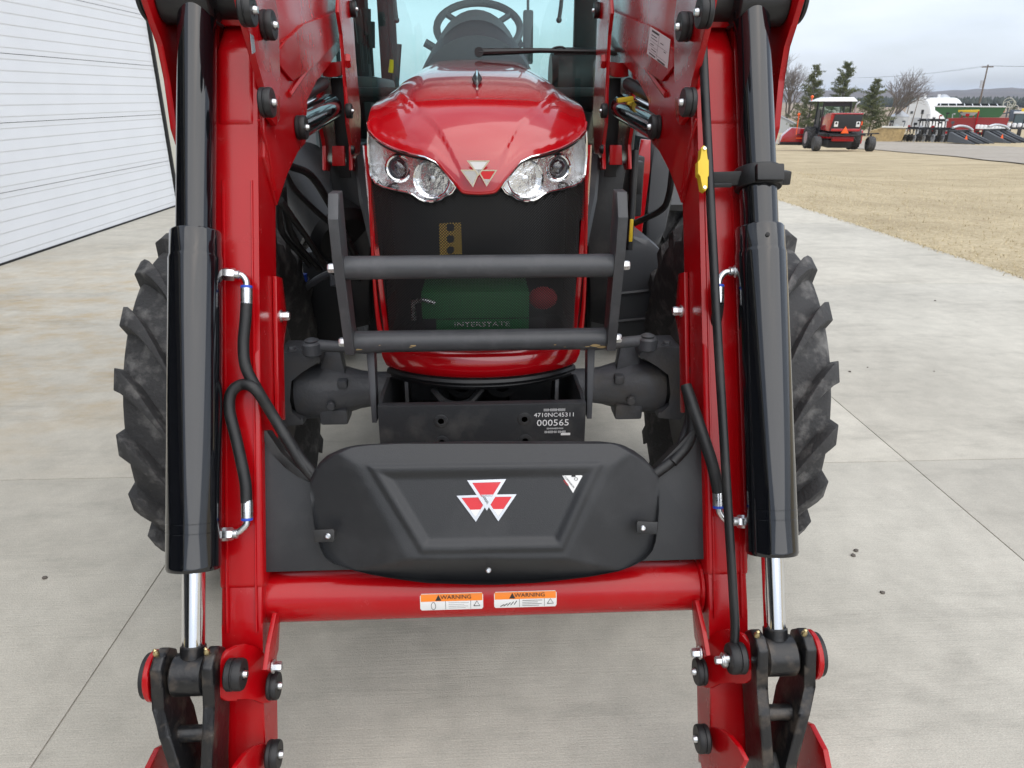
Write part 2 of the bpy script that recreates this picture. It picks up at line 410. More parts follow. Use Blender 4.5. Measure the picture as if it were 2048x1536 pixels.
# ================================================================ SETTING
def sst(a, b_, x):
    t = max(0, min(1, (x - a) / (b_ - a))); return t * t * (3 - 2 * t)
def xedge(Y): return 5.19 - (Y - 6.585) * .031            # right edge of the concrete
def xbld(Y): return -4.889 + (Y - 7.538) * .0325           # face of the overhead door
def gz(X, Y):
    s = -.050 * max(0, Y - 8) if Y < 75 else -3.35 - (Y - 75) * .012
    if Y > 300: s = -6.05 - (Y - 300) * .004
    s = max(s, -9)
    a = sst(5.0, 12, X) if Y < 60 else max(sst(5, 12, X), sst(60, 110, Y))
    s = s * a + .05 * (noise.noise((X * .11, Y * .11, 0))) * sst(6, 14, X)
    return s - .035 if Y > -9 else -.035
def PG(u, v):
    d = ray(u, v); t = 3.0
    while t < 4000:
        p = O_ + d * t
        if p.z < gz(p.x, p.y): break
        t *= 1.004
    return Vector((p.x, p.y, gz(p.x, p.y)))
def struct(o): o['kind'] = 'structure'; return o
xs = [-900, -500, -250, -120, -60, -30, -15, -8, -4, 0, 4, 5.3] + [5.6 + .5 * i for i in range(40)] + [26 + 2 * i for i in range(40)] + [110 + 20 * i for i in range(20)] + [600, 900, 1400, 2200]
ys = [-300, -120, -50, -20, -10, -5, 0, 3] + [5 + .5 * i for i in range(90)] + [51 + 2 * i for i in range(40)] + [135 + 15 * i for i in range(20)] + [450, 600, 800, 1100, 1600, 2400]
b = B(); nx = len(xs)
b.add([(x, y, gz(x, y)) for y in ys for x in xs], [(j * nx + i, j * nx + i + 1, (j + 1) * nx + i + 1, (j + 1) * nx + i) for j in range(len(ys) - 1) for i in range(nx - 1)])
struct(obj('ground', b, 'dry_lawn', ang=180))
# concrete pad: dark joint bed, slabs as single pieces
b = B(); yj = [2.98 + 3.41 * k for k in range(-4, 10)]
prism(b, [(xbld(yj[0]) - .2, yj[0], -.12), (xedge(yj[0]) - .01, yj[0], -.12), (xedge(yj[-1]) - .01, yj[-1], -.12), (xbld(yj[-1]) - .2, yj[-1], -.12)], (0, 0, .1155))
pad = struct(obj('concrete_pad', b, 'seam_dark'))
for k in range(len(yj) - 1):
    y0, y1 = yj[k] + .0020, yj[k + 1] - .0020
    cols = [(xbld, lambda Y: -1.18), (lambda Y: -1.18, lambda Y: 2.01), (lambda Y: 2.01, xedge)]
    for c_, (fa, fb) in enumerate(cols):
        b = B(); ga = .0020 if c_ else -.18; gb = .0020 if c_ < 2 else 0
        prism(b, [(fa(y0) + ga, y0, -.115), (fb(y0) - gb, y0, -.115), (fb(y1) - gb, y1, -.115), (fa(y1) + ga, y1, -.115)], (0, 0, .115), .004, seg=2)
        obj('slab', b, 'concrete', pad)
# gravel road across the yard
def sheet(name, pts, m, lift, nu=40):
    """strip between two pixel polylines laid on the terrain"""
    b = B(); A = spline([PG(*p) for p in pts[0]], 8); C = spline([PG(*p) for p in pts[1]], 8); k = 10; vs = []
    for i in range(len(A)):
        for j in range(k + 1):
            q = A[i].lerp(C[i], j / k); vs.append((q.x, q.y, gz(q.x, q.y) + lift))
    b.add(vs, [(i * (k + 1) + j, i * (k + 1) + j + 1, (i + 1) * (k + 1) + j + 1, (i + 1) * (k + 1) + j) for i in range(len(A) - 1) for j in range(k)])
    return obj(name, b, m, ang=180)
struct(sheet('road', ([(1500, 287), (1620, 291), (1700, 296), (1760, 301), (1850, 309), (1950, 319), (2060, 331), (2200, 345)], [(1500, 279), (1620, 281), (1700, 282), (1760, 283), (1850, 286), (1950, 291), (2060, 297), (2200, 304)]), 'gravel', .05))
# short dry grass blades on the lawn next to the slabs
b = B(); rnd = random.Random(3)
for i in range(26000):
    Y = 5.5 + 26 * rnd.random() ** 1.6; X = xedge(Y) + .02 + (12 + Y * .3) * rnd.random() ** 1.3
    z = gz(X, Y); h = .012 + .03 * rnd.random(); a = rnd.random() * 6.28; wd = .004 + .004 * rnd.random(); lx = rnd.uniform(-.03, .03); ly = rnd.uniform(-.03, .03)
    b.add([(X - wd * math.cos(a), Y - wd * math.sin(a), z), (X + wd * math.cos(a), Y + wd * math.sin(a), z), (X + lx, Y + ly, z + h)], [(0, 1, 2)])
for i in range(5000):
    Y = 5.5 + 16 * rnd.random() ** 1.3; X = xedge(Y) + rnd.gauss(0.02, .05); z = 0.001 if X < xedge(Y) else gz(X, Y); h = .01 + .035 * rnd.random(); a = rnd.random() * 6.28; wd = .003 + .004 * rnd.random()
    b.add([(X - wd * math.cos(a), Y - wd * math.sin(a), z), (X + wd * math.cos(a), Y + wd * math.sin(a), z), (X + rnd.uniform(-.05, .03), Y + rnd.uniform(-.03, .03), z + h)], [(0, 1, 2)])
g_ = obj('grass', b, 'straw', fixn=False); g_['kind'] = 'stuff'; g_['label'] = 'short dry straw coloured grass blades beside the concrete'; g_['category'] = 'grass'

# ---------------------------------------------------------------- white shop building with overhead door
bl = thing('shop_building', 'white metal shop building with a ribbed overhead door', 'building', (xbld(7.538), 7.538, 0), -math.atan(.0325))
DR = 4.345                                   # right edge of the door along the wall
b = B(); box(b, (-.12, DR + .35 + 1.45, 2.6), (.1, 2.9, 5.2), bev=.004); box(b, (-.12, -2.75, 2.6), (.1, .5, 5.2)); box(b, (-.12, -19.5, 2.6), (.1, 3, 5.2)); box(b, (-.12, -6.5, 5.0), (.1, 22, .4))
obj('wall', b, 'wall_cream', bl)
b = B(); box(b, (-.07, DR + .21, 2.45), (.12, .30, 4.9), bev=.006); obj('door_jamb', b, 'wall_cream', bl)
b = B(); box(b, (-4, -10.5, 2.5), (.1, 15.5, 5)); box(b, (-2, -2.95, 2.5), (4, .1, 5)); box(b, (-2, -18.1, 2.5), (4, .1, 5)); box(b, (-2, -10.5, .012), (4, 15.2, .02)); obj('unseen_dark_bay', b, 'cab_black', bl)  # unseen open bay, added so the black cylinders reflect something dark
b = B(); box(b, (-5.6, -6.5, 5.35), (11.6, 30, .2)); box(b, (-6, 7.2, 2.6), (11.6, .1, 5.2)); obj('roof', b, 'roof_grey', bl)
dr = part('overhead_door', bl)
SH = .667
for k in range(7):
    b = B(); z0 = .02 + k * SH; prof = [(0, z0 + .002)]
    for i in range(6):
        zc = z0 + .055 + i * .111
        prof += [(0, zc - .018), (-.003, zc - .008), (-.003, zc - .002), (.002, zc + .006), (.002, zc + .010), (0, zc + .018)]
    prof += [(0, z0 + SH - .004)]
    yz = prof + [(-.05, z0 + SH - .004), (-.05, z0 + .002)]
    prism(b, [(x, -2.5, z) for x, z in yz], (0, 2.5 + DR - .03, 0)); obj('door_panel', b, 'door_white', dr, ang=50)
b = B(); box(b, (.008, DR + .015, 2.35), (.05, .05, 4.7), bev=.004); box(b, (-.02, .9, .008), (.05, 6.8, .03)); obj('weather_seal', b, 'door_seal', dr)

# ================================================================ TRACTOR
tr = thing('tractor', 'red farm tractor with glossy hood, clear headlights and black mesh grille', 'tractor', (0, 2.5, 0))
def tp(name, b, m, parent=None, **k):
    o = obj(name, b, m, None, **k); par = parent or tr
    o.parent = par; o.matrix_parent_inverse = mpi(par); return o
def wmat(o):
    m = Matrix.Translation(o.location) @ o.rotation_euler.to_matrix().to_4x4()
    return wmat(o.parent) @ o.matrix_parent_inverse @ m if o.parent else m
def mpi(par): return wmat(par).inverted()
def tpart(name, parent=None):
    o = bpy.data.objects.new(name, None); COL.objects.link(o); par = parent or tr; o.parent = par; o.matrix_parent_inverse = mpi(par); o.empty_display_size = .1; return o
def ttext(*a, parent=None, **k):
    o = text(*a, **k); o.parent = parent or tr; o.matrix_parent_inverse = mpi(o.parent); return o

# ---- wheels
def tyre_mesh(Rr, W, rim, n_lug, lugh, seg=72):
    b = B(); Rc = Rr - lugh; hw = W / 2
    prof = [(rim, -hw * .62), (rim + .02, -hw * .70), (rim + (Rc - rim) * .35, -hw * .93), (rim + (Rc - rim) * .62, -hw), (Rc - .050, -hw * 1.0), (Rc - .022, -hw * .965), (Rc - .007, -hw * .86), (Rc, -hw * .45), (Rc + .003, 0)]
    prof = prof + [(r, -h) for r, h in prof[-2::-1]]
    prof = prof + [(rim - .01, hw * .55), (rim - .01, -hw * .55), prof[0]]
    vs = []; fs = []
    for r, h in prof:
        for i in range(seg):
            a = 2 * math.pi * i / seg; vs.append((h, r * math.cos(a), r * math.sin(a)))
    for j in range(len(prof) - 1):
        for i in range(seg): fs.append((j * seg + i, j * seg + (i + 1) % seg, (j + 1) * seg + (i + 1) % seg, (j + 1) * seg + i))
    b.add(vs, fs)
    for side in (-1, 1):
        for k in range(n_lug):
            a0 = 2 * math.pi * (k + (.5 if side > 0 else 0)) / n_lug; K = 9; vs = []; fs = []
            for i in range(K):
                t = i / (K - 1); wx = hw * (-.06 + 1.065 * t); lead = .66 * (1 - (1 - t) ** 1.5) * (W / Rr)
                top = Rr - .024 * max(0, (t - .72) / .28) ** 2 - .004 * t; base = Rc - .02 - (.07 * max(0, (t - .65) / .35))
                tw = (.020 + .016 * t) * (Rr / .6); bw = tw + .012
                for dw, rr in ((-bw, base), (-tw, top), (tw, top), (bw, base)):
                    a = a0 - (lead + dw * .95 / Rr); off = dw * .35 * (1 - t)
                    vs.append((side * (wx + off), rr * math.cos(a), rr * math.sin(a)))
            for i in range(K - 1):
                for q in range(3): fs.append((i * 4 + q, i * 4 + q + 1, i * 4 + 5 + q, i * 4 + 4 + q))
            fs += [(0, 1, 2, 3), tuple((K - 1) * 4 + q for q in (3, 2, 1, 0))]
            lm = bmesh.new(); lv = [lm.verts.new(p) for p in vs]
            for f_ in fs: lm.faces.new([lv[q] for q in f_])
            bmesh.ops.recalc_face_normals(lm, faces=lm.faces)
            ed = [e for e in lm.edges if len(e.link_faces) == 2 and e.calc_face_angle(0) > .5]
            bmesh.ops.bevel(lm, geom=ed, offset=.007 * Rr / .6, segments=2, affect='EDGES', profile=.5, clamp_overlap=True); b.addbm(lm)
    return b
def rim_mesh(rim, W, s):
    b = B(); hw = W / 2 * .66
    lathe(b, [(rim + .012, -hw), (rim + .014, -hw + .01), (rim - .025, -hw + .03), (rim - .045, -hw * .4), (rim - .045, hw * .4), (rim - .025, hw - .03), (rim + .014, hw - .01), (rim + .012, hw)], (0, 0, 0), (1, 0, 0), 48)
    lathe(b, [(rim - .046, .02 * s), (rim * .72, .05 * s), (rim * .45, .03 * s), (.11, .03 * s), (.11, .055 * s), (.0, .06 * s)], (0, 0, 0), (1, 0, 0), 36)
    for i in range(8):
        a = i * math.pi / 4; hexbolt(b, (.032 * s, .15 * math.cos(a), .15 * math.sin(a)), (s, 0, 0), .014, .02)
    return b
def wheel(name, x, y, Rr, W, rim, nl, lh):
    e = bpy.data.objects.new(name, None); COL.objects.link(e); e.parent = tr; e.matrix_parent_inverse = mpi(tr); e.location = (x, y, Rr - .004)
    o = obj('tyre', tyre_mesh(Rr, W, rim, nl, lh), 'rubber', e, ang=38); o.rotation_euler.x = random.uniform(0, 6)
    obj('rim', rim_mesh(rim, W, 1 if x > 0 else -1), 'rim_grey', e); return e
for s in (-1, 1):
    wheel('front_wheel', s * .878 + .006, 2.48, .605, .345, .315, 19, .048)
    wheel('rear_wheel', s * 1.03, 4.90, .82, .47, .46, 22, .05)

# ---- hood
def lerp(a, b_, t): return a + (b_ - a) * t
def interp(tab, x):
    if x <= tab[0][0]: return tab[0][1]
    for (a, fa), (c, fc) in zip(tab, tab[1:]):
        if x <= c: return fa + (fc - fa) * (x - a) / (c - a)
    return tab[-1][1]
YF = lambda X: 1.862 + .13 * (abs(X) / .285) ** 2.2          # grille / lamp surface
lip_px = [(958, 384), (931, 382), (921, 376), (907, 358), (893, 342), (879, 326), (862, 314), (821, 305), (790, 295), (767, 284), (748, 270), (739, 258), (736, 244)]
CP = spline([Vector((0, y, z)) for y, z in ((1.832, 1.34), (1.832, 1.395), (1.843, 1.45), (1.868, 1.50), (1.912, 1.548), (1.99, 1.594), (2.12, 1.634), (2.35, 1.678), (2.65, 1.710), (3.02, 1.738))], 10)
def hdrop(X, Y):
    x = min(1.2, abs(X) / .345); full = .005 * (x / .4) ** 2 if x < .4 else .005 + .165 * ((x - .4) / .6) ** 1.6
    return full * lerp(.25, 1, sst(1.95, 2.75, Y))
def hdY(X): return .11 * (abs(X) / .295) ** 2
def nose_y(X, z):                                            # front of the dome at a height
    for p, q in zip(CP, CP[1:]):
        if q.z >= z + hdrop(X, 1.9): return lerp(p.y, q.y, max(0, (z + hdrop(X, 1.9) - p.z) / (q.z - p.z + 1e-9))) + hdY(X)
    return 3
lip = []
for u, v in lip_px:
    Y = 1.9
    for it in range(14): p = PY(u, v, Y); Y = .5 * Y + .5 * nose_y(p.x, p.z)
    lip.append(PY(u, v, Y))
lip[0].x = 0; lips = spline(lip, 5)
NB = 60; NA = len(lips) - 1
def hood_pt(i, j):
    E = lips[i]; X0 = E.x; zl = E.z + hdrop(X0, 1.9)
    k0 = next((k for k, p in enumerate(CP) if p.z >= zl), len(CP) - 2); t = (j / NB)
    if t == 0: return E.copy()
    kk = lerp(k0, len(CP) - 1, t); a_ = int(kk); a_ = min(a_, len(CP) - 2); c = CP[a_].lerp(CP[a_ + 1], kk - a_)
    Y = lerp(c.y + hdY(X0), c.y, sst(1.9, 2.9, c.y)); X = X0 * lerp(1, 1.13, sst(1.95, 2.9, Y)); z = c.z - hdrop(X, Y)
    a = abs(X0) / abs(lips[-1].x); ac = .10 + .64 * sst(0, .55, t)
    z -= .0055 * sst(ac - .015, ac + .05, a) * sst(.03, .10, t) * (1 - sst(.88, 1, a))
    return Vector((X, Y, max(z, E.z - .02)))
b = B(); rows = []
for j in range(NB + 1):
    left = [hood_pt(i, j) for i in range(NA, -1, -1)]; rows.append(left + [Vector((-p.x, p.y, p.z)) for p in left[-2::-1]])
nn = len(rows[0])
b.add([p for r in rows for p in r], [(j * nn + i, j * nn + i + 1, (j + 1) * nn + i + 1, (j + 1) * nn + i) for j in range(NB) for i in range(nn - 1)])
hood = tp('hood', b, 'red_gloss', ang=60)
b = B(); lf = [p + Vector((0, .004, -.003)) for p in lips[::-1]]; lf = lf + [Vector((-p.x, p.y, p.z)) for p in lf[-2::-1]]
tube(b, lf, .0050, 8); tp('hood_lip', b, 'red_gloss', hood)
b = B(); tube(b, [p + Vector((0, .012, -.006)) for p in lf], .005, 8); tp('lip_seal', b, 'dark_void', hood)
# diamond mark on top of the hood
pm = [PS(u, v, lambda X: 2.16) for u, v in ((955, 160), (963, 180), (955, 194), (947, 180))]
b = B(); zt = 1.643; q = [Vector((0, 2.30, 1.676)), Vector((.014, 2.17, 1.651)), Vector((0, 2.10, 1.634)), Vector((-.014, 2.17, 1.651))]
prism(b, q, (0, 0, .006)); tp('hood_vent', b, 'black_satin', hood)
b = B(); tube(b, [Vector((0, 2.34, 1.683)), Vector((0, 2.20, 1.668)), Vector((0, 2.05, 1.628))], .0032, 8); tp('vent_blade', b, 'chrome', hood)
# side panels
for s in (-1, 1):
    b = B(); ring = []
    K = 14
    for k in range(K + 1):
        z = lerp(1.49, .97, k / K); X = .296 - .022 * (k / K) ** 1.5; yf = YF(.285) + .006 - .01 * (k / K)
        ring.append([(s * X, yf, z), (s * (X + .006), yf + .012, z), (s * (X + .012), 3.0, lerp(1.50, 1.02, k / K)), (s * (X - .006), 3.0, lerp(1.50, 1.02, k / K)), (s * (X - .014), yf + .02, z), (s * (X - .012), yf + .004, z)])
    loft(b, ring, cap0=True); tp('side_panel', b, 'red_gloss')

# ---- headlights
hl_px = [(736, 262), (748, 276), (767, 288), (790, 299), (821, 308), (850, 314), (873, 325), (887, 340), (900, 358), (911, 375), (904, 385), (898, 389), (889, 392), (882, 398), (872, 402), (861, 403), (849, 402), (837, 397), (826, 389), (816, 385), (790, 380), (767, 374), (751, 366), (742, 350), (737, 310)]
YL = lambda X: YF(X) - .012
for s in (-1, 1):
    hd = tpart('headlight')
    ol = [PS(u, v, YL) for u, v in hl_px]
    poly = [(p.x * (1 if s < 0 else -1), p.z) for p in ol]
    cx = sum(p[0] for p in poly) / len(poly); cz = sum(p[1] for p in poly) / len(poly)
    b = B(); patch(b, poly, lambda X: YL(X) + .034, 0, step=.012)
    rings = []
    for dy, sc in ((0, 1.0), (.015, .99), (.034, .97)):
        rings.append([(lerp(cx, x, sc), YL(x) + dy, lerp(cz, z, sc)) for x, z in poly])
    loft(b, rings, cap1=False); tp('housing', b, 'lamp_housing', hd, ang=25, fixn=False)
    b = B(); pts = [Vector((x, YL(x) - .001, z)) for x, z in poly]; tube(b, pts + [pts[0]], .0028, 6); tp('lamp_rim', b, 'chrome', hd)
    b = B(); patch(b, [(lerp(cx, x, .995), lerp(cz, z, .995)) for x, z in poly], lambda X: YL(X) - .0015, 0, step=.012); tp('lens', b, 'lamp_lens', hd, ang=80)
    ax = Vector((s * .20, -1, .10)).normalized()
    c = mir(PS(798, 336, lambda X: YF(X) + .018), s)
    b = B(); lathe(b, [(.026, .0), (.0275, .006), (.031, .008), (.036, .004), (.040, -.012), (.042, -.03)], c, ax, 40, cap=False); tp('bezel', b, 'chrome', hd)
    b = B(); lathe(b, [(.0, .016), (.008, .0155), (.015, .013), (.021, .008), (.0262, .0)][::-1], c, ax, 32, cap=False); tp('projector_lens', b, 'projector', hd, ang=80)
    b = B(); lathe(b, [(.0265, -.001), (.02, -.03), (.0, -.035)], c, ax, 28, cap=False); tp('projector_bowl', b, 'bin_steel', hd)
    c = mir(PS(864, 358, lambda X: YF(X) + .022), s)
    b = B(); lathe(b, [(.0, -.034), (.010, -.034), (.018, -.031), (.026, -.026), (.033, -.018), (.039, -.008), (.0435, .004)], c, ax, 14, cap=False); lp_ = tp('reflector_bowl', b, 'chrome', hd, ang=3, smooth=False)
    b = B(); lathe(b, [(.0435, .003), (.0475, .006), (.0495, .0), (.050, -.02)], c, ax, 40, cap=False); lathe(b, [(.027, -.022), (.029, -.012), (.031, -.012), (.030, -.024)], c, ax, 32, cap=False)
    tp('reflector', b, 'chrome', hd)
    b = B(); lathe(b, [(.0, .004), (.008, .003), (.0085, -.01), (.011, -.012), (.011, -.035)], c, ax, 20); tp('bulb_cap', b, 'zinc', hd)
    c = mir(PS(790, 374, lambda X: YF(X) + .022), s)
    b = B(); sphere(b, c, .02, 16, 10, sc=(1, .5, .55)); tp('marker_bulb', b, 'projector', hd)

# ---- grille: woven mesh bent over the nose, radiator and battery behind
ztop, zbot = 1.46, .955
b = B(); pitch = .0052; hwid = .00070; LN = .025
_lb = sorted((abs(p.x), p.z - .010) for p in [PS(u, v, YL) for u, v in ((958, 372), (926, 372), (911, 380), (889, 392), (861, 403), (837, 397), (816, 385), (790, 380), (742, 352), (736, 340))])
def lamp_bottom(x): return interp(_lb, x)
def side_at(z): return lerp(.258, .283, (z - zbot) / (ztop - zbot))
for sgn in (-1, 1):
    c0 = -.9
    while c0 < 1.9:
        # line x = t, z = sgn*t + c0
        t = -.284; vs = []
        while t < .284:
            t2 = min(t + LN, .284); zm = sgn * (t + t2) / 2 + c0
            if zbot < zm < lamp_bottom(abs((t + t2) / 2)) and abs((t + t2) / 2) < side_at(zm):
                z1, z2 = sgn * t + c0, sgn * t2 + c0; o = hwid
                off = .0006 if sgn > 0 else 0
                b.add([(t - o * sgn, YF(t) + off, z1 + o), (t + o * sgn, YF(t) + off, z1 - o), (t2 + o * sgn, YF(t2) + off, z2 - o), (t2 - o * sgn, YF(t2) + off, z2 + o)], [(0, 1, 2, 3)])
            t = t2
        c0 += pitch * 1.414
gr = tp('grille', b, 'mesh_black', fixn=False); gr['kind'] = 'stuff'
b = B(); box(b, (0, 2.25, 1.22), (.52, .03, .56)); box(b, (-.270, 2.13, 1.16), (.008, .26, .40)); box(b, (.270, 2.13, 1.16), (.008, .26, .40)); box(b, (0, 2.14, 1.385), (.5, .24, .01)); box(b, (0, 2.08, .955), (.5, .33, .012))
tp('radiator', b, 'dark_void')
b = B(); prism(b, [PY(u, v, 1.925) for u, v in ((878, 447), (922, 445), (924, 508), (880, 510))], (0, .002, 0)); st = tp('warning_sticker', b, 'sticker_yellow')
q = [PY(u, v, 1.922) for u, v in ((901, 455), (901, 478), (901, 500))]
b = B()
for c in q: lathe(b, [(.007, 0), (.010, 0), (.010, .001), (.007, .001)], c, (0, -1, 0), 14)
tp('sticker_symbol', b, 'black_print', st)
bt = tpart('battery')
def yb(u0, v0, u1, v1, Y, d, bev=.004):
    p, q_ = PY(u0, v0, Y), PY(u1, v1, Y); b = B(); box(b, ((p.x + q_.x) / 2, Y + d / 2, (p.z + q_.z) / 2), (abs(q_.x - p.x), d, abs(p.z - q_.z)), bev=bev); return b
tp('battery_lid', yb(842, 585, 1058, 636, 1.915, .16), 'green', bt); tp('battery_case', yb(848, 637, 1090, 705, 1.92, .15), 'dark_void', bt)
tp('battery_label', yb(872, 640, 1057, 676, 1.912, .004, 0), 'green', bt)
ttext('lettering', 'INTERSTATE', .019, PY(964, 649, 1.909), (1, 0, 0), (.0, 0, 1), 'white_print', parent=bt, sx=1.45)
b = B(); p = PY(1086, 596, 1.945); sphere(b, p, .040, 14, 9, sc=(1, .6, .8)); tp('terminal_cover', b, 'battery_red', bt)
b = B(); tube(b, spline([PY(825, 605, 1.92), PY(845, 600, 1.91), PY(870, 606, 1.912)], 4), .006, 8); tube(b, [PY(826, 600, 1.925), PY(828, 640, 1.925)], .006, 8); tp('terminal_clamp', b, 'zinc', bt)

for s in (-1, 1):
    b = B(); pts = spline([mir(PS(u, v, lambda X: YF(X) - .004), s) for u, v in ((739, 352), (741, 420), (745, 500), (750, 580), (758, 650), (769, 695))], 6)
    tube(b, pts, [.0045 + .004 * sst(.5, 1, i / (len(pts) - 1)) for i in range(len(pts))], 8); tp('grille_trim', b, 'red_paint')
b = B(); box(b, (0, 2.55, 1.2), (.54, .55, .5), bev=.02); box(b, (0, 3.16, .98), (1.0, .14, .70), bev=.02); tp('engine_block', b, 'dark_void')
# ---- chin below the grille
b = B(); rows = []
for z, dy, hw_ in ((.972, .002, .282), (.968, -.016, .286), (.955, -.026, .285), (.925, -.030, .280), (.902, -.026, .270), (.893, -.014, .260), (.893, .10, .255)):
    r = []
    for i in range(41):
        t = -1 + i / 20; X = hw_ * t; r.append((X, YF(X * .93) + dy + .06 * max(0, abs(t) - .86) ** 1.3 * 2, z - .0))
    rows.append(r)
for j in range(len(rows) - 1): pass
b.add([p for r in rows for p in r], [(j * 41 + i, j * 41 + i + 1, (j + 1) * 41 + i + 1, (j + 1) * 41 + i) for j in range(len(rows) - 1) for i in range(40)])
tp('chin', b, 'red_gloss', ang=50)
b = B(); tube(b, [(.262 * (-1 + i / 20), YF(.25 * (-1 + i / 20)) - .016 + .05 * max(0, abs(-1 + i / 20) - .86), .884) for i in range(41)], .011, 8); tube(b, [(.252 * (-1 + i / 20), YF(.25 * (-1 + i / 20)) - .002, .868) for i in range(41)], .012, 8)
tp('chin_seal', b, 'black_satin')

# ---- grille guard
gg = tpart('grille_guard')
for s in (-1, 1):
    b = B(); prof = [(1.715, 1.345), (1.745, 1.40), (1.80, 1.40), (1.80, 1.24), (1.84, .992), (1.775, .992), (1.752, 1.12), (1.722, 1.26)]
    x0, x1 = s * .326, s * .350; prismX(b, prof, min(x0, x1), max(x0, x1), .002); tp('upright', b, 'grey_steel', gg)
    b = B(); prism(b, [mir(PY(u, v, Y), s) for u, v, Y in ((732, 700, 1.86), (748, 700, 1.86), (754, 846, 1.80), (744, 846, 1.80))], (s * -.0, .05, .0), .002); tp('leg', b, 'grey_steel', gg)
b = B(); cyl(b, (-.327, 1.762, 1.221), (.327, 1.762, 1.221), .0285, 32); tp('bar', b, 'grey_steel', gg)
b = B(); cyl(b, (-.327, 1.812, 1.015), (.327, 1.812, 1.015), .0285, 32); tp('bar', b, 'grey_steel', gg)
for s in (-1, 1):
    for y, z in ((1.762, 1.221), (1.812, 1.015)):
        b = B(); hexbolt(b, (s * .350, y, z), (s, 0, 0), .012, .02); tp('bolt', b, 'zinc', gg)
# paint chips on the lower bar
b = B()
for u, v, r in ((827, 691, .006), (822, 694, .003), (1190, 690, .012), (1205, 694, .010), (1175, 693, .005), (718, 699, .006), (760, 690, .002), (1110, 689, .003), (1130, 694, .002)):
    p = PY(u, v, 1.786); a = math.asin(max(-.99, min(.99, (p.z - 1.015) / .0285))); c = Vector((p.x, 1.812 - .0286 * math.cos(a), 1.015 + .0286 * math.sin(a)))
    k = 9; nrm = Vector((0, -math.cos(a), math.sin(a))); ux = Vector((1, 0, 0)); uy = nrm.cross(ux)
    b.add([c + nrm * .0003 + (ux * math.cos(i * 6.28 / k) * 1.5 + uy * math.sin(i * 6.28 / k) * .5) * r * random.uniform(.55, 1.1) for i in range(k)], [tuple(range(k))])
tp('paint_chip', b, 'tan_bale', gg, fixn=False)['kind'] = 'stuff'

# ---- weight bracket
wb = tpart('weight_bracket')
b = B(); p0, p1 = PY(757, 808, 1.74), PY(1168, 806, 1.74)
box(b, (0, 1.752, .70), (.545, .026, .325), bev=.004)
prof = [(1.765, .862), (1.80, .868), (1.95, .862), (2.12, .80), (2.3, .74), (2.3, .52), (1.765, .54)]
for s in (-1, 1): prismX(b, prof, min(s * .262, s * .2725), max(s * .262, s * .2725), .002)
box(b, (0, 2.03, .545), (.524, .53, .02)); box(b, (0, 2.31, .66), (.5, .03, .22)); tp('plate', b, 'bracket_steel', wb)
b = B(); box(b, (0, 2.22, .80), (.10, .2, .16), bev=.01); box(b, (-.16, 2.18, .78), (.12, .2, .10), bev=.01); box(b, (.15, 2.18, .77), (.13, .22, .10), bev=.01)
tube(b, spline([(-.14, 1.93, .83), (-.10, 1.90, .80), (-.04, 1.90, .80), (0, 1.93, .83)], 5), .011, 8)
for X in (-.06, .06): lathe(b, [(.05, 0), (.05, .03), (.03, .03), (.03, 0)], (X, 2.08, .80), (0, -1, 0), 20)
tp('front_mount', b, 'bracket_steel', wb)['kind'] = 'stuff'
for u, v in ((882, 842), (1049, 838), (884, 884), (1050, 881)):
    p = PY(u, v, 1.739); b = B(); lathe(b, [(.0185, 0), (.0185, .0022), (.0165, .003), (.0085, .003), (.0080, .002), (.0, .002)], p, (0, -1, 0), 28); o = tp('boss', b, 'bracket_steel', wb)
    b = B(); lathe(b, [(.0, .0022), (.0075, .0022)], p + Vector((0, -.0004, 0)), (0, -1, 0), 16); tp('hole', b, 'tan_bale' if v < 860 else 'dark_void', o)
e1 = ((1, 0, 0), (0, 0, 1))
for s_, sz, u, v, sx in (('IIIIHIIIIIHIIIIII', .0105, 1109, 820, 1.05), ('4710NC45311', .0165, 1109, 830, 1.1), ('000565', .026, 1106, 846, 1.12), ('IIIHIIIHIIIIHIIIII', .0065, 1110, 857, 1.15), ('IIHIIIIHII IIIHIII', .010, 1110, 864, .95)):
    ttext('lettering', s_, sz, PY(u, v, 1.7385), *e1, 'white_print', parent=wb, sx=sx)
p = PY(1131, 868, 1.738); b = B(); box(b, p, (.025, .0008, .0065)); tp('paper_tag', b, 'label_white', wb)

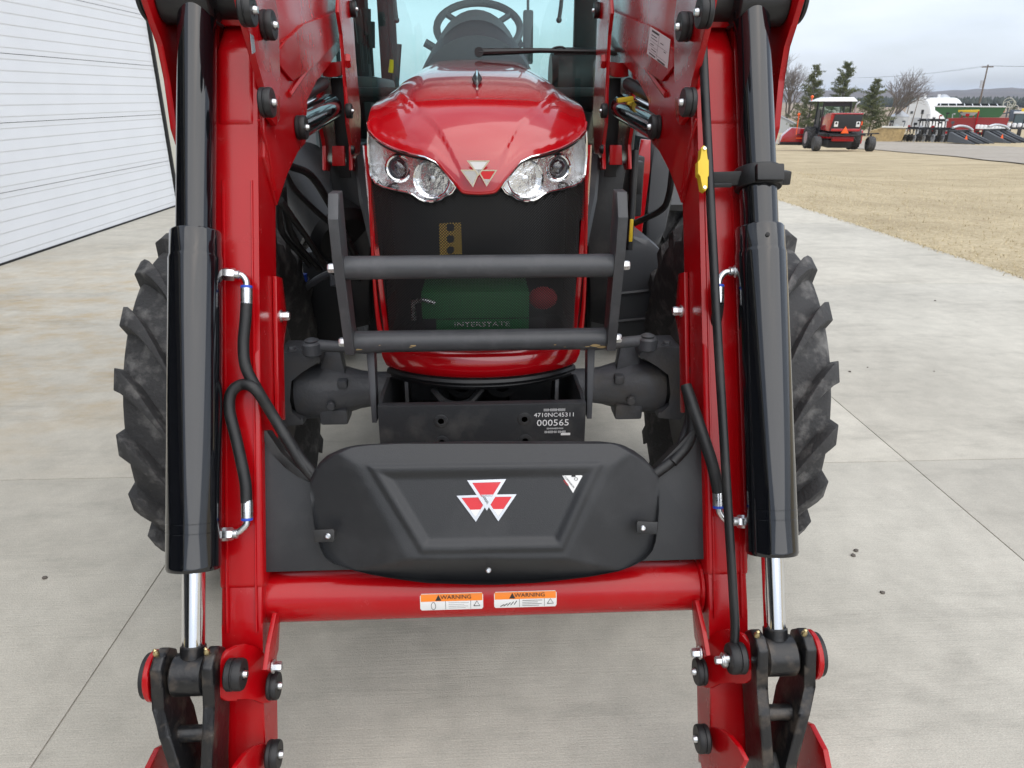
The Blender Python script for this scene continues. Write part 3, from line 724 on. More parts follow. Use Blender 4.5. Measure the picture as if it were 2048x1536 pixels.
# ---- front axle
fa = tpart('front_axle')
b = B(); lathe(b, [(.075, -.30), (.072, 0), (.075, .30)], (0, 2.47, .615), (1, 0, 0), 28); sphere(b, (0, 2.47, .62), .15, 20, 12, sc=(1, 1, .9)); tp('housing', b, 'cast_iron', fa)
for s in (-1, 1):
    b = B(); lathe(b, [(.062, .28), (.064, .40), (.070, .44), (.088, .50), (.100, .55), (.105, .64), (.098, .66)], (0, 2.47, .618), (s, 0, 0), 28)
    box(b, (s * .53, 2.43, .545), (.10, .10, .06), bev=.012); box(b, (s * .49, 2.40, .67), (.035, .04, .03), bev=.008); lathe(b, [(.016, 0), (.016, .015), (.012, .02)], (s * .53, 2.37, .60), (0, -1, 0), 14)
    prism(b, [(s * .485, 2.43, .69), (s * .575, 2.43, .69), (s * .56, 2.45, .775), (s * .50, 2.45, .775)], (0, .05, 0), .006); tp('arm', b, 'cast_iron', fa)
    b = B(); c = mir((-.685, 2.44, .62), s)
    prism(b, [mir(PY(u, v, 2.36), s) for u, v in ((556, 705), (612, 705), (640, 715), (640, 728), (600, 742), (578, 760), (575, 800), (580, 828), (606, 838), (608, 850), (560, 856), (548, 840), (548, 720))], (0, .14, 0), .008); tp('knuckle', b, 'cast_iron', fa)
    b = B(); lathe(b, [(.085, 0), (.085, .05), (.05, .07)], (s * .66, 2.47, .618), (s, 0, 0), 24); lathe(b, [(.16, 0), (.17, .05), (.10, .09)], (s * .76, 2.48, .60), (s, 0, 0), 28); tp('hub', b, 'black_satin', fa)
    b = B(); p = mir(PY(624, 690, 2.34), s); cyl(b, p + Vector((0, 0, -.035)), p + Vector((0, 0, .012)), .034, 22, .006); lathe(b, [(.022, 0), (.024, .006), (.012, .012), (0, .013)], p + Vector((0, 0, .012)), (0, 0, 1), 18)
    tube(b, [p, mir(PY(740, 697, 2.36), s), (s * .10, 2.36, .835)], [.020, .019, .024], 14); tp('tie_rod', b, 'cast_iron', fa)
    b = B()
    for u, v in ((585, 700), (611, 700)): hexbolt(b, mir(PY(u, v, 2.34), s), (0, 0, 1), .014, .014)
    tp('bolt', b, 'cast_iron', fa)

# ---- chassis, engine, tanks
b = B(); box(b, (0, 3.2, .82), (.42, 1.9, .36), bev=.03); box(b, (0, 4.7, .8), (.5, 1.2, .6), bev=.05); box(b, (0, 2.62, 1.22), (.50, .70, .44), bev=.03); cyl(b, (-.95, 4.9, .82), (.95, 4.9, .82), .14, 24)
tp('chassis', b, 'cab_black')
for s in (-1, 1):
    b = B(); prism(b, [mir(PY(u, v, 2.78), s) for u, v in ((655, 330), (716, 330), (740, 470), (740, 650), (700, 660), (690, 520))], (0, .10, 0), .008); tp('frame_post', b, 'black_satin')
    b = B(); tube(b, [mir(PY(u, v, Y), s) for u, v, Y in ((725, 320, 2.72), (735, 400, 2.55), (760, 500, 2.35))], .028, 8); tp('brace', b, 'bracket_steel')
# right hand fuel tank with moulded ribs, step panel
b = B(); prism(b, [PY(u, v, 3.0) for u, v in ((1180, 470), (1255, 470), (1300, 478), (1325, 500), (1330, 690), (1180, 700))], (0, .9, 0), .03)
for v in (587, 642): tube(b, [PY(1205, v + 4, 2.995), PY(1300, v - 6, 2.995), PY(1326, v - 14, 3.0)], .008, 6)
tp('fuel_tank', b, 'fender_grey')
b = B(); prism(b, [PY(u, v, 3.35) for u, v in ((1282, 278), (1302, 280), (1300, 340), (1290, 420), (1282, 484), (1258, 486), (1265, 420), (1272, 340))], (0, .02, 0), .004); tp('step_panel', b, 'red_gloss')
for s in (-1, 1):
    b = B(); K = 16; rings = []
    for k in range(K + 1):
        a = R(165 - 150 * k / K); rr = .93; y = 4.9 + rr * 1.02 * math.cos(a); z = .82 + rr * math.sin(a)
        y2 = 4.9 + (rr - .03) * math.cos(a); z2 = .82 + (rr - .03) * math.sin(a)
        rings.append([(s * .70, y, z), (s * 1.30, y, z), (s * 1.31, y2, z2 - .05), (s * .70, y2, z2)])
    loft(b, rings, cap0=True); tp('fender', b, 'fender_grey')
b = B(); prism(b, [PY(u, v, 3.45) for u, v in ((1300, 275), (1332, 292), (1347, 330), (1346, 400), (1330, 460), (1320, 492), (1290, 492), (1296, 420), (1303, 340))], (0, .5, 0), .02); tp('fender_front', b, 'fender_grey')
b = B(); cyl(b, PY(1270, 300, 3.0), PY(1258, 500, 2.95), .016, 12); tp('door_stay', b, 'black_satin')
b = B(); box(b, PY(1262, 355, 3.05), (.085, .06, .13), bev=.006); tp('control_box', b, 'black_satin')
b = B(); tube(b, spline([PY(1345, 340, 2.6), PY(1338, 390, 2.65), PY(1322, 420, 2.7), PY(1268, 447, 2.8)], 6), .012, 8); tp('grab_hose', b, 'hose')
b = B(); box(b, PY(1262, 461, 2.78), (.014, .012, .085), bev=.003); tp('hose_clip', b, 'yellow')
# left hand exhaust canister, step, air box
b = B(); cyl(b, PY(592, 330, 3.1), PY(690, 480, 2.75), .125, 30, .03); tp('exhaust_canister', b, 'black_satin')
b = B(); prism(b, [PY(u, v, 3.0) for u, v in ((605, 505), (690, 500), (690, 520), (605, 524))], (0, .35, 0), .003); tp('step', b, 'bracket_steel')
b = B(); prism(b, [PY(u, v, 3.0) for u, v in ((602, 524), (690, 520), (700, 690), (622, 690))], (0, .5, 0), .015); tp('tool_box', b, 'cab_black')
b = B()
for u, v in ((613, 524), (638, 521), (656, 518)): hexbolt(b, PY(u, v, 2.995), (0, -1, 0), .009, .012)
tp('step_bolt', b, 'black_satin')
b = B(); tube(b, spline([PY(612, 575, 2.9), PY(640, 556, 2.85), PY(664, 548, 2.82), PY(668, 572, 2.8)], 5), .014, 8); tp('pipe', b, 'cast_iron')
b = B(); box(b, PY(610, 555, 2.9), (.016, .02, .03)); tp('pipe_cap', b, 'blue')
for k, pts in enumerate((((575, 330, 2.35), (620, 350, 2.5), (655, 400, 2.6), (690, 470, 2.7), (715, 520, 2.75)), ((570, 345, 2.3), (590, 380, 2.45), (630, 420, 2.6), (700, 480, 2.7)), ((565, 370, 2.1), (572, 430, 2.2), (590, 480, 2.5), (640, 540, 2.75)), ((556, 380, 2.0), (560, 450, 2.2), (575, 480, 2.5), (620, 530, 2.75)), ((560, 400, 2.0), (610, 470, 2.4), (660, 540, 2.6), (720, 560, 2.7)))):
    b = B(); tube(b, spline([PY(*p) for p in pts], 6), .010 if k else .013, 8); tp('hydraulic_hose', b, 'hose')

# ---- cab
cab = tpart('cab')
b = B()
for s in (-1, 1):
    tube(b, [(s * .60, 3.14, 1.15), (s * .62, 3.12, 1.7), (s * .66, 3.10, 2.6)], .035, 10); tube(b, [(s * .66, 4.62, 1.3), (s * .66, 4.66, 2.6)], .05, 8); tube(b, [(s * .70, 3.95, 1.2), (s * .70, 3.95, 2.6)], .03, 8)
    box(b, (s * .66, 3.9, 1.25), (.08, 1.5, .25), bev=.01); box(b, (s * .66, 3.85, 2.6), (.10, 1.6, .08))
box(b, (0, 3.12, 2.58), (1.30, .08, .10)); box(b, (0, 4.64, 2.56), (1.3, .08, .10)); box(b, (0, 4.64, 1.33), (1.3, .06, .2)); tp('frame', b, 'cab_black', cab)
b = B(); box(b, (0, 3.86, 2.74), (1.55, 1.95, .2), bev=.06); tp('roof', b, 'red_gloss', cab)
b = B(); rows = []
for j in range(9):
    z = lerp(1.16, 2.56, j / 8); rows.append([(.61 * (-1 + i / 10), 3.085 + .05 * (-1 + i / 10) ** 2 - .02 * (z - 1.2), z) for i in range(21)])
b.add([p for r in rows for p in r], [(j * 21 + i, j * 21 + i + 1, (j + 1) * 21 + i + 1, (j + 1) * 21 + i) for j in range(8) for i in range(20)]); tp('windshield', b, 'windshield', cab, ang=80, fixn=False)
b = B(); b.add([(-.64, 4.64, 1.43), (.64, 4.64, 1.43), (.64, 4.66, 2.52), (-.64, 4.66, 2.52)], [(0, 1, 2, 3)]); tp('rear_window', b, 'rear_glass', cab)
for s in (-1, 1):
    b = B(); b.add([(s * .67, 3.2, 1.38), (s * .69, 4.6, 1.38), (s * .69, 4.6, 2.54), (s * .67, 3.2, 2.54)], [(0, 1, 2, 3)]); tp('door_glass', b, 'rear_glass', cab)
b = B(); box(b, (0, 3.9, 1.12), (1.25, 1.45, .06)); box(b, (0, 3.12, 1.08), (1.2, .05, .2)); box(b, (0, 3.19, 1.625), (1.16, .05, .035), bev=.01); box(b, (0, 3.4, 1.35), (.30, .4, .5), bev=.04); tp('floor', b, 'cab_black', cab)
# dashboard cowl
b = B(); K = 20; rings = []
for y, w_, zt_, fl in ((3.20, .215, 1.835, 1.60), (3.24, .222, 1.855, 1.6), (3.34, .215, 1.90, 1.6)):
    rings.append([Vector((w_ * math.cos(math.pi * k / K) * (1 + .12 * (1 - math.sin(math.pi * k / K))), y, fl + (zt_ - fl) * math.sin(math.pi * k / K) ** .8)) for k in range(K + 1)])
loft(b, rings, cap0=True, cap1=False); tp('dashboard', b, 'cab_black', cab, ang=40)
b = B(); rings = []
for y, w_, zt_, fl in ((3.30, .205, 1.90, 1.6), (3.38, .20, 1.945, 1.62), (3.47, .17, 1.93, 1.65)):
    rings.append([Vector((w_ * math.cos(math.pi * k / K), y, fl + (zt_ - fl) * math.sin(math.pi * k / K) ** .85)) for k in range(K + 1)])
loft(b, rings, cap0=False, cap1=True); tp('cowl_hood', b, 'cab_grey', cab, ang=40)
nrm = Vector((0, -.62, .78)); wc = PY(957, 56, 3.52); b = B(); x, y, z = frame(nrm)
tube(b, [wc + (x * math.cos(i * math.pi / 18) + y * math.sin(i * math.pi / 18)) * .182 for i in range(37)], .0165, 10, caps=False)
for a in (R(35), R(145), R(270)): tube(b, [wc - z * .03 + (x * math.cos(a) + y * math.sin(a)) * .03, wc + (x * math.cos(a) + y * math.sin(a)) * .18], .013, 8)
lathe(b, [(.05, -.05), (.045, 0), (0, .005)], wc, z, 20); tube(b, [wc, wc + Vector((0, .02, -.35))], .03, 10); tp('steering_wheel', b, 'cab_grey', cab)
b = B(); tube(b, [PY(868, 95, 3.5), PY(890, 110, 3.5)], .014, 10); tube(b, [PY(850, 85, 3.5), PY(870, 97, 3.5)], .018, 10); tube(b, [PY(1030, 92, 3.5), PY(1045, 85, 3.5)], .018, 10); tp('stalk', b, 'cab_grey', cab)
b = B(); box(b, PY(1056, 75, 3.6), (.045, .04, .22), bev=.01); tube(b, [PY(1056, 35, 3.6), PY(1056, -80, 3.6)], .006, 6); tp('display', b, 'cab_grey', cab)
for u0, v0, u1, v1 in ((788, -40, 793, 40), (1122, -40, 1118, 40)):
    b = B(); tube(b, spline([PY(u0, v0, 3.25), PY(u0 + 1, (v0 + v1) / 2, 3.25), PY(u1, v1, 3.25)], 4), .008, 8); sphere(b, PY(u1, v1, 3.25), .012, 10, 6); tp('grab_rail', b, 'cab_grey', cab)
b = B()
for u, v in ((721, 60), (741, 70), (733, 45)):
    p = PY(u, v, 3.4); tube(b, [p + Vector((0, 0, -.16)), p], .006, 8); tube(b, [p + Vector((0, 0, -.05)), p + Vector((0, 0, .05))], [.016, .022], 10)
box(b, PY(740, 180, 3.6), (.16, .7, .10), bev=.02); tp('lever_console', b, 'cab_black', cab)
b = B(); p = PY(794, 88, 3.35); tube(b, [p + Vector((-.01, 0, -.14)), p], [.012, .02], 8); tp('shift_lever', b, 'cab_grey', cab)
b = B(); p = PY(781, 130, 3.35); tube(b, [p + Vector((0, 0, -.03)), p + Vector((.01, 0, .02))], .012, 8); tp('park_lever', b, 'yellow', cab)
b = B(); cyl(b, PY(1100, 160, 4.2), PY(1210, 160, 4.2), .16, 24, .03); box(b, (0, 4.25, 1.45), (.46, .4, .5), bev=.06); tp('seat', b, 'cab_black', cab)
b = B(); box(b, PY(1170, 40, 4.3) + Vector((0, 0, -.1)), (.12, .05, 1.3), bev=.01); box(b, PY(768, 60, 4.3), (.055, .05, 1.2), bev=.01); tp('rear_post', b, 'cab_black', cab)
b = B(); box(b, PY(783, 60, 4.32), (.05, .03, 1.2)); tp('seat_belt', b, 'cab_grey', cab)
b = B(); yw = 3.045; tube(b, [PY(958, 104, yw), PY(1080, 101, yw), PY(1245, 104, yw)], [.013, .009, .006], 8); lathe(b, [(.018, -.012), (.018, .012)], PY(958, 104, yw), (0, -1, 0), 14)
tube(b, spline([PY(1100, 101, yw), PY(1110, 95, yw), PY(1125, 94, yw), PY(1132, 101, yw)], 4), .004, 6); box(b, PY(1180, 106, yw + .01), (.28, .012, .016)); tp('wiper', b, 'black_satin', cab)

# ================================================================ FRONT LOADER
ld = thing('front_loader', 'red front loader with black hydraulic cylinders mounted ahead of the red tractor', 'loader', (0, 1.3, .25))
def lp(name, b, m, parent=None, **k): return tp(name, b, m, parent or ld, **k)
def lpart(name, parent=None): return tpart(name, parent or ld)
def AP(X, sdist, n): return Vector((X, 0, 0)) + F0 * 1 + DD * sdist + NN * n     # loader boom frame: along, depth
def yz(p): return (p.y, p.z)
def at_v(P0, P1, v):
    lo, hi = -.3, 1.3
    for i in range(40):
        m = (lo + hi) / 2
        if proj(P0.lerp(P1, m))[1] > v: lo = m
        else: hi = m
    return P0.lerp(P1, lo)
def cap(name, p, ax, parent, r=.031, h=.026, bolt=True):
    ax = Vector(ax).normalized(); b = B(); lathe(b, [(r * .92, 0), (r, .003), (r, h * .38), (r * .93, h * .42), (r * .93, h * .5), (r, h * .54), (r, h * .86), (r * .93, h), (r * .35, h), (r * .32, h * .9), (0, h * .9)], p, ax, 32)
    o = lp(name, b, 'rubber_cap', parent)
    return o
def capbolt(p, ax, parent, r=.0085, h=.034):
    b = B(); a = Vector(ax).normalized(); lathe(b, [(r, .018), (r, h * .82), (r * .75, h), (0, h)], p, a, 14); lp('cap_bolt', b, 'zinc', parent)
XI, XO = .497, .592
for s in (-1, 1):
    arm = lpart('loader_arm')
    # lower boom box
    low = AP(0, .02, 0); f = lambda v, n=0: yz(PX(470, v, -.54)) if False else yz(at_v(AP(-.54, -.4, n), AP(-.54, 1.6, n), v))
    prof = [f(1178), f(700), f(240), f(180), f(100), f(96, .03), f(120, .14), (2.02, 1.60), (1.80, 1.37), f(440, .145), f(850, .135), f(1178, .12)]
    b = B(); prismX(b, prof, min(s * XI, s * XO), max(s * XI, s * XO), .012, seg=3); lp('boom', b, 'red_paint', arm)
    # weld bead running down the boom
    b = B(); tube(b, [AP(s * (XO - .018), t, -.0005) for t in (-.02, .3, .6, .98)], .0035, 6); tube(b, [AP(s * (XI + .014), t, -.0005) for t in (-.02, .3, .6, .98)], .0028, 6); lp('weld_bead', b, 'red_paint', arm)
    # transition collar: knee casting over the boom top
    b = B(); q = [f(252, -.004), f(100, -.004), (1.93, 1.80), (2.02, 1.62), (1.90, 1.46)]
    prismX(b, q, min(s * (XI + .004), s * (XO - .004)), max(s * (XI + .004), s * (XO - .004)), .016, seg=3); lp('knee', b, 'red_paint', arm)
    # upper boom with deep gusset
    up_ = [(1.80, 1.365), (1.925, 1.432), (2.06, 1.475), (2.16, 1.485), (2.20, 1.51), (2.205, 1.56), (2.24, 1.605), (2.40, 1.655), (2.62, 1.705), (2.95, 1.79), (3.02, 1.86), (3.0, 2.02), (2.5, 2.03), (2.15, 2.0), (1.96, 1.92), (1.88, 1.80), (1.80, 1.62), (1.74, 1.48)]
    b = B(); prismX(b, up_, min(s * .489, s * .5005), max(s * .489, s * .5005), .004)
    prismX(b, up_, min(s * .590, s * .601), max(s * .590, s * .601), .004)
    lp('gusset', b, 'red_paint', arm)
    b = B(); core = [(1.84, 1.52), (2.0, 1.60), (2.25, 1.66), (2.62, 1.74), (2.95, 1.83), (2.95, 1.99), (2.5, 2.0), (2.15, 1.97), (1.98, 1.90), (1.9, 1.78)]
    prismX(b, core, min(s * .5008, s * .5898), max(s * .5008, s * .5898)); lp('upper_boom', b, 'red_paint', arm)
    b = B(); pp = [PX(u, v, -.489) for u, v in ((533, 113), (558, 84), (596, 49), (640, 33), (700, 8), (694, 40), (662, 86), (613, 137), (576, 163))]
    prism(b, [mir(p, s) for p in pp], (s * -.009, 0, 0), .004); lp('gusset_panel', b, 'red_paint', arm)
    b = B(); tube(b, [mir(PX(u, v, -.487), s) for u, v in ((573, 190), (594, 160), (612, 134))], .008, 6); lp('gusset_tab', b, 'red_paint', arm)
    b = B(); tube(b, [mir(PX(u, v, -.488), s) for u, v in ((512, 240), (530, 300), (545, 380))], .004, 6); lp('weld_bead', b, 'red_paint', arm)
    # knee plates holding the tilt cylinder
    fr = [(1.622, 1.86), (1.628, 1.80), (1.650, 1.75), (1.685, 1.70), (1.722, 1.645), (1.748, 1.60), (1.765, 1.562), (1.80, 1.545), (1.84, 1.56), (1.87, 1.62), (1.93, 1.78), (1.90, 1.90), (1.74, 1.93), (1.65, 1.905)]
    b = B(); prismX(b, fr, min(s * .470, s * .484), max(s * .470, s * .484), .004); lp('knee_plate', b, 'red_paint', arm)
    fo = [(1.725, 1.86), (1.730, 1.80), (1.755, 1.755), (1.782, 1.715), (1.79, 1.645), (1.775, 1.54), (1.80, 1.48), (1.86, 1.52), (1.93, 1.78), (1.92, 1.90), (1.80, 1.93)]
    b = B(); prismX(b, fo, min(s * .690, s * .704), max(s * .690, s * .704), .004); box(b, (s * .645, 1.90, 1.70), (.10, .012, .34), bev=.002); lp('knee_plate', b, 'red_paint', arm)
    b = B(); box(b, (s * .58, 1.87, 1.775), (.20, .05, .035), bev=.004); lp('knee_brace', b, 'red_paint', arm)
    for u, v, X in ((484, 20, .470), (528, 50, .470), (525, 205, .470), (598, 255, .489)):
        p = mir(PX(u - 9, v, -X), s); o = cap('pin_cap', p, (-s, 0, 0), arm); capbolt(p, (-s, 0, 0), o)
    p = Vector((s * .704, 1.80, 1.81)); cap('pin_cap', p, (s, 0, 0), arm, .05, .02)
    # side tab with bolt on the inner face, half way down
    b = B(); prism(b, [mir(PX(u, v, -.486), s) for u, v in ((548, 552), (560, 556), (570, 640), (562, 690), (566, 840), (553, 840))], (s * .010, 0, 0), .002); lp('side_tab', b, 'red_paint', arm)
    p = mir(PX(556, 632, -.486), s); b = B(); hexbolt(b, p, (-s, 0, 0), .011, .022); lp('tab_bolt', b, 'zinc', arm)
    # lower end: narrow neck, ears and pins
    b = B(); g = lambda v, n=0: yz(at_v(AP(-.54, -.6, n), AP(-.54, .6, n), v))
    prismX(b, [g(1168, .004), g(1250, .004), g(1420, .008), g(1560, .02), g(1560, .12), g(1400, .11), g(1168, .116)], min(s * .499, s * .588), max(s * .499, s * .588), .006); lp('neck', b, 'red_paint', arm)
    b = B(); lathe(b, [(.003, 0), (.016, .003), (.018, .008)], (0, 0, 0), (0, -1, 0), 8) if False else None
    ep = [(436, 1395), (430, 1370), (431, 1345), (438, 1320), (453, 1301), (472, 1291), (488, 1288), (504, 1292), (520, 1302), (531, 1318), (536, 1342), (546, 1362), (545, 1390), (536, 1405), (522, 1408), (505, 1400), (488, 1395), (468, 1402), (450, 1403)]
    b = B(); prism(b, [mir(PX(u, v, lerp(-.556, -.488, (u - 440) / 95)), s) for u, v in ep], (s * .011, .002, 0), .003); lp('ear', b, 'red_paint', arm)
    b = B(); box(b, (s * .535, 1.30, .44), (.05, .05, .05)); lp('ear_block', b, 'red_paint', arm)
    b = B(); lathe(b, [(.05, 0), (.052, .002), (.052, .010), (.05, .012)], (s * .690, 1.213, .487), (s, 0, 0), 30); lp('ear_outer', b, 'red_paint', arm)
    b = B(); lathe(b, [(.046, 0), (.046, .010), (.03, .016), (0, .016)], (s * .702, 1.213, .487), (s, 0, 0), 30); lp('pin_cap', b, 'rubber_cap', arm)
    p = Vector((s * .546, 1.205, .49)); o = cap('pin_cap', p, (-s, 0, 0), arm, .033, .034); capbolt(p, (-s, 0, 0), o, h=.042)
    p = mir(PX(532, 1372, -.486), s); o = cap('pin_cap', p, (-s, 0, 0), arm, .030, .022); capbolt(p, (-s, 0, 0), o, h=.030)
    # lower bracket of the implement carrier
    b = B(); prism(b, [mir(PX(u, v, lerp(-.515, -.486, (u - 470) / 75)), s) for u, v in ((455, 1560), (470, 1530), (488, 1506), (508, 1491), (524, 1486), (534, 1490), (540, 1500), (549, 1512), (550, 1540), (545, 1580), (480, 1600))], (s * .011, 0, 0), .003); lp('carrier_plate', b, 'red_paint', arm)
    b = B(); prismX(b, [(1.02, .10), (1.06, .235), (1.13, .30), (1.20, .30), (1.27, .25), (1.28, .02), (1.05, .0)], min(s * .715, s * .728), max(s * .715, s * .728), .004); lp('carrier_plate', b, 'red_paint', arm)
    p = mir(PX(530, 1510, -.486), s); o = cap('pin_cap', p, (-s, 0, 0), arm, .031, .026); capbolt(p, (-s, 0, 0), o)
    b = B(); cyl(b, (s * .49, 1.15, .17), (s * .727, 1.15, .17), .022, 20); lp('carrier_pin', b, 'black_worn', arm)
    # brace strap behind the neck
    b = B(); prism(b, [mir(PX(u, v, -.47), s) for u, v in ((548, 1225), (556, 1225), (552, 1300), (540, 1345), (528, 1340), (535, 1290))], (s * .010, 0, 0), .002); lp('strap', b, 'red_paint', arm)
    p = mir(PX(540, 1333, -.468), s); b = B(); hexbolt(b, p, (-s, 0, 0), .011, .02); lp('strap_bolt', b, 'zinc', arm)
    # black stop disc beside the neck
    b = B(); cyl(b, (s * .594, 1.46, .60), (s * .612, 1.46, .60), .055, 28, .004); lp('stop_disc', b, 'rubber_cap', arm)

    # tilt cylinder
    P0 = Vector((-.619, 1.213, .487)); P1 = Vector((-.614, 1.812, 1.806))
    tc_ = lpart('tilt_cylinder'); m_ = lambda p: mir(p, s)
    V = lambda v: at_v(P0, P1, v)
    b = B(); lathe(b, [(.0405, 0), (.0405, (V(20) - V(470)).length)], m_(V(470)), m_(P1) - m_(P0), 40); lp('upper_tube', b, 'black_gloss', tc_)
    ln = (V(463) - V(1132)).length; c1 = (V(516) - V(1132)).length
    bb = [(.030, -.006), (.053, -.006), (.0555, .0), (.0550, .004), (.0550, .072), (.0545, .0725), (.0545, .0735), (.0550, .074), (.0550, .092), (.0545, .0925), (.0545, .0935), (.0550, .094), (.0550, c1 - .004), (.0535, c1 + .002), (.0525, c1 + .006), (.0525, ln - .004), (.050, ln), (.040, ln)]
    b = B(); lathe(b, bb, m_(V(1132)), m_(P1) - m_(P0), 48); lp('barrel', b, 'black_gloss', tc_)
    b = B(); cyl(b, m_(V(1290)), m_(V(1120)), .0232, 32); lp('rod', b, 'rod_chrome', tc_)
    b = B(); cyl(b, m_(V(1318)), m_(V(1288)), .026, 28, .004); cyl(b, (s * .588, 1.213, .487), (s * .656, 1.213, .487), .043, 36, .004); lp('rod_eye', b, 'black_worn', tc_)
    b = B(); cyl(b, (s * .575, 1.812, 1.806), (s * .689, 1.812, 1.806), .050, 36, .004); cyl(b, (s * .485, 1.86, 1.815), (s * .689, 1.86, 1.815), .048, 32); lp('tube_eye', b, 'black_satin', tc_)
    b = B(); tube(b, [m_(V(22) + Vector((0, -.043 * .9, 0)) * math.cos(a) + Vector((.047 * math.sin(a), .02 * math.sin(abs(a)), -.03 * abs(math.sin(a)) ** 1.5))) for a in [(-1.4 + i * .2) for i in range(15)]], .004, 6); lp('weld_bead', b, 'black_satin', tc_)
    # tilt links
    b = B()
    for xa, xb in ((.662, .686), (.560, .584)):
        lk = [(1.165, .50), (1.175, .535), (1.20, .548), (1.23, .545), (1.255, .52), (1.258, .48), (1.245, .44), (1.235, .38), (1.20, .28), (1.16, .16), (1.08, .14), (1.07, .20), (1.10, .30), (1.13, .40), (1.16, .45)]
        b = B(); prismX(b, lk, min(s * xa, s * xb), max(s * xa, s * xb), .006, seg=3)
        b.v = [(x - s * ((.040 if xa > .6 else -.012) * sst(.46, .30, z) + (.010 if xa > .6 else .0) * sst(.3, .15, z)) + .006, y, z) for x, y, z in b.v]; l_ = lp('tilt_link', b, 'black_worn', ld)
        b = B(); lathe(b, [(.006, 0), (.006, .008), (.003, .013), (.004, .016), (0, .019)], (s * (xa + xb) / 2, 1.205, .547), (0, -.2, 1), 10); lp('grease_nipple', b, 'brass', l_)
    b = B(); cyl(b, (s * .583, 1.165, .375), (s * .663, 1.165, .375), .017, 18); lp('link_spacer', b, 'black_worn', ld)
    b = B(); box(b, (s * .625, 1.13, .235), (.07, .07, .07), rot=Matrix.Rotation(R(25), 3, 'X'), bev=.004); lp('link_block', b, 'black_worn', ld)

    arm.location.x = tc_.location.x = .006
    # mast bracket bolted to the tractor
    ms = lpart('mast')
    mp_ = [(2.70, 1.98), (2.62, 1.86), (2.66, 1.80), (2.66, 1.64), (2.64, 1.52), (2.68, 1.45), (2.64, 1.37), (2.72, 1.36), (2.86, 1.42), (2.93, 1.55), (2.90, 1.74), (2.92, 1.98)]
    b = B(); prismX(b, mp_, min(s * .438, s * .450), max(s * .438, s * .450), .003); lp('mast_plate', b, 'red_paint', ms)
    b = B(); prismX(b, mp_, min(s * .530, s * .542), max(s * .530, s * .542), .003); lp('mast_plate', b, 'red_paint', ms)
    b = B(); prism(b, [mir(PY(u, v, 2.70), s) for u, v in ((645, 122), (664, 126), (683, 122), (683, 150), (672, 154), (656, 154), (645, 152))], (0, .02, 0), .002); lp('mast_web', b, 'red_paint', ms); b = B(); prism(b, [mir(PY(u, v, 2.68), s) for u, v in ((664, 292), (688, 292), (690, 332), (664, 332))], (0, .03, 0), .002); lp('mast_web', b, 'red_paint', ms)
    b = B(); box(b, (s * .49, 2.80, 1.50), (.045, .05, .34), bev=.004); lp('mast_core', b, 'cab_black', ms)
    for u, v, r in ((701, 18, .027), (692, 222, .024)):
        p = mir(PX(u, v, -.438), s); o = cap('pin_cap', p, (-s, 0, 0), ms, r, .02); capbolt(p, (-s, 0, 0), o, .007, .026)
    b = B(); p = mir(PX(695, 122, -.438), s); lathe(b, [(.026, 0), (.022, .012), (0, .014)], p, (-s, 0, 0), 6); lp('mast_nut', b, 'red_paint', ms)
    b = B(); p = mir(PX(703, 300, -.438), s); lathe(b, [(.016, 0), (.013, .010), (0, .014)], p, (-s, 0, 0), 14); lp('mast_bolt', b, 'black_satin', ms)
    # lift cylinder
    lc = lpart('lift_cylinder')
    b = B(); cyl(b, (s * .520, 2.12, 1.525), (s * .500, 2.66, 1.575), .043, 30, .01); lp('barrel', b, 'black_gloss', lc)
    b = B(); cyl(b, (s * .525, 2.05, 1.58), (s * .500, 2.58, 1.648), .020, 18, .004); lp('steel_line', b, 'black_satin', lc)
b = B(); box(b, PY(1250, 199, 2.45), (.05, .03, .014), rot=Matrix.Rotation(R(-8), 3, 'Y'), bev=.003); box(b, PY(1265, 205, 2.45), (.04, .03, .010), rot=Matrix.Rotation(R(-8), 3, 'Y'), bev=.003); lp('line_clip', b, 'yellow')

# ---- cross tube with warning labels
ct = lpart('cross_tube'); c0 = AP(0, 0, .062); cc = Vector((0, 1.405, .532)); TR = .059
b = B(); cyl(b, (-.50, cc.y, cc.z), (.50, cc.y, cc.z), TR, 48); lp('tube', b, 'red_paint', ct)
for s in (-1, 1):
    b = B(); tube(b, [(s * .499, cc.y + (TR + .002) * math.cos(a), cc.z + (TR + .002) * math.sin(a)) for a in [i * math.pi / 20 for i in range(41)]], .006, 6); lp('weld_bead', b, 'red_paint', ct)
def on_tube(u, v):
    """point of the tube surface under a pixel"""
    d = ray(u, v); o = O_ - Vector((0, cc.y, cc.z)); A_ = d.y ** 2 + d.z ** 2; Bq = 2 * (o.y * d.y + o.z * d.z); C_ = o.y ** 2 + o.z ** 2 - TR ** 2
    t = (-Bq - math.sqrt(max(0, Bq * Bq - 4 * A_ * C_))) / (2 * A_); p = O_ + d * t
    return p.x, math.atan2(p.z - cc.z, -(p.y - cc.y))
def tube_patch(name, x0, x1, a0, a1, lift, m, parent, rr=0.0):
    b = B(); k = 8; vs = []
    for i in range(k + 1):
        a = lerp(a0, a1, i / k); ins = rr if i in (0, k) else 0
        for x in (x0 + ins, x1 - ins): vs.append((x, cc.y - (TR + lift) * math.cos(a), cc.z + (TR + lift) * math.sin(a)))
    b.add(vs, [(2 * i, 2 * i + 1, 2 * i + 3, 2 * i + 2) for i in range(k)]); return lp(name, b, m, parent, ang=80)
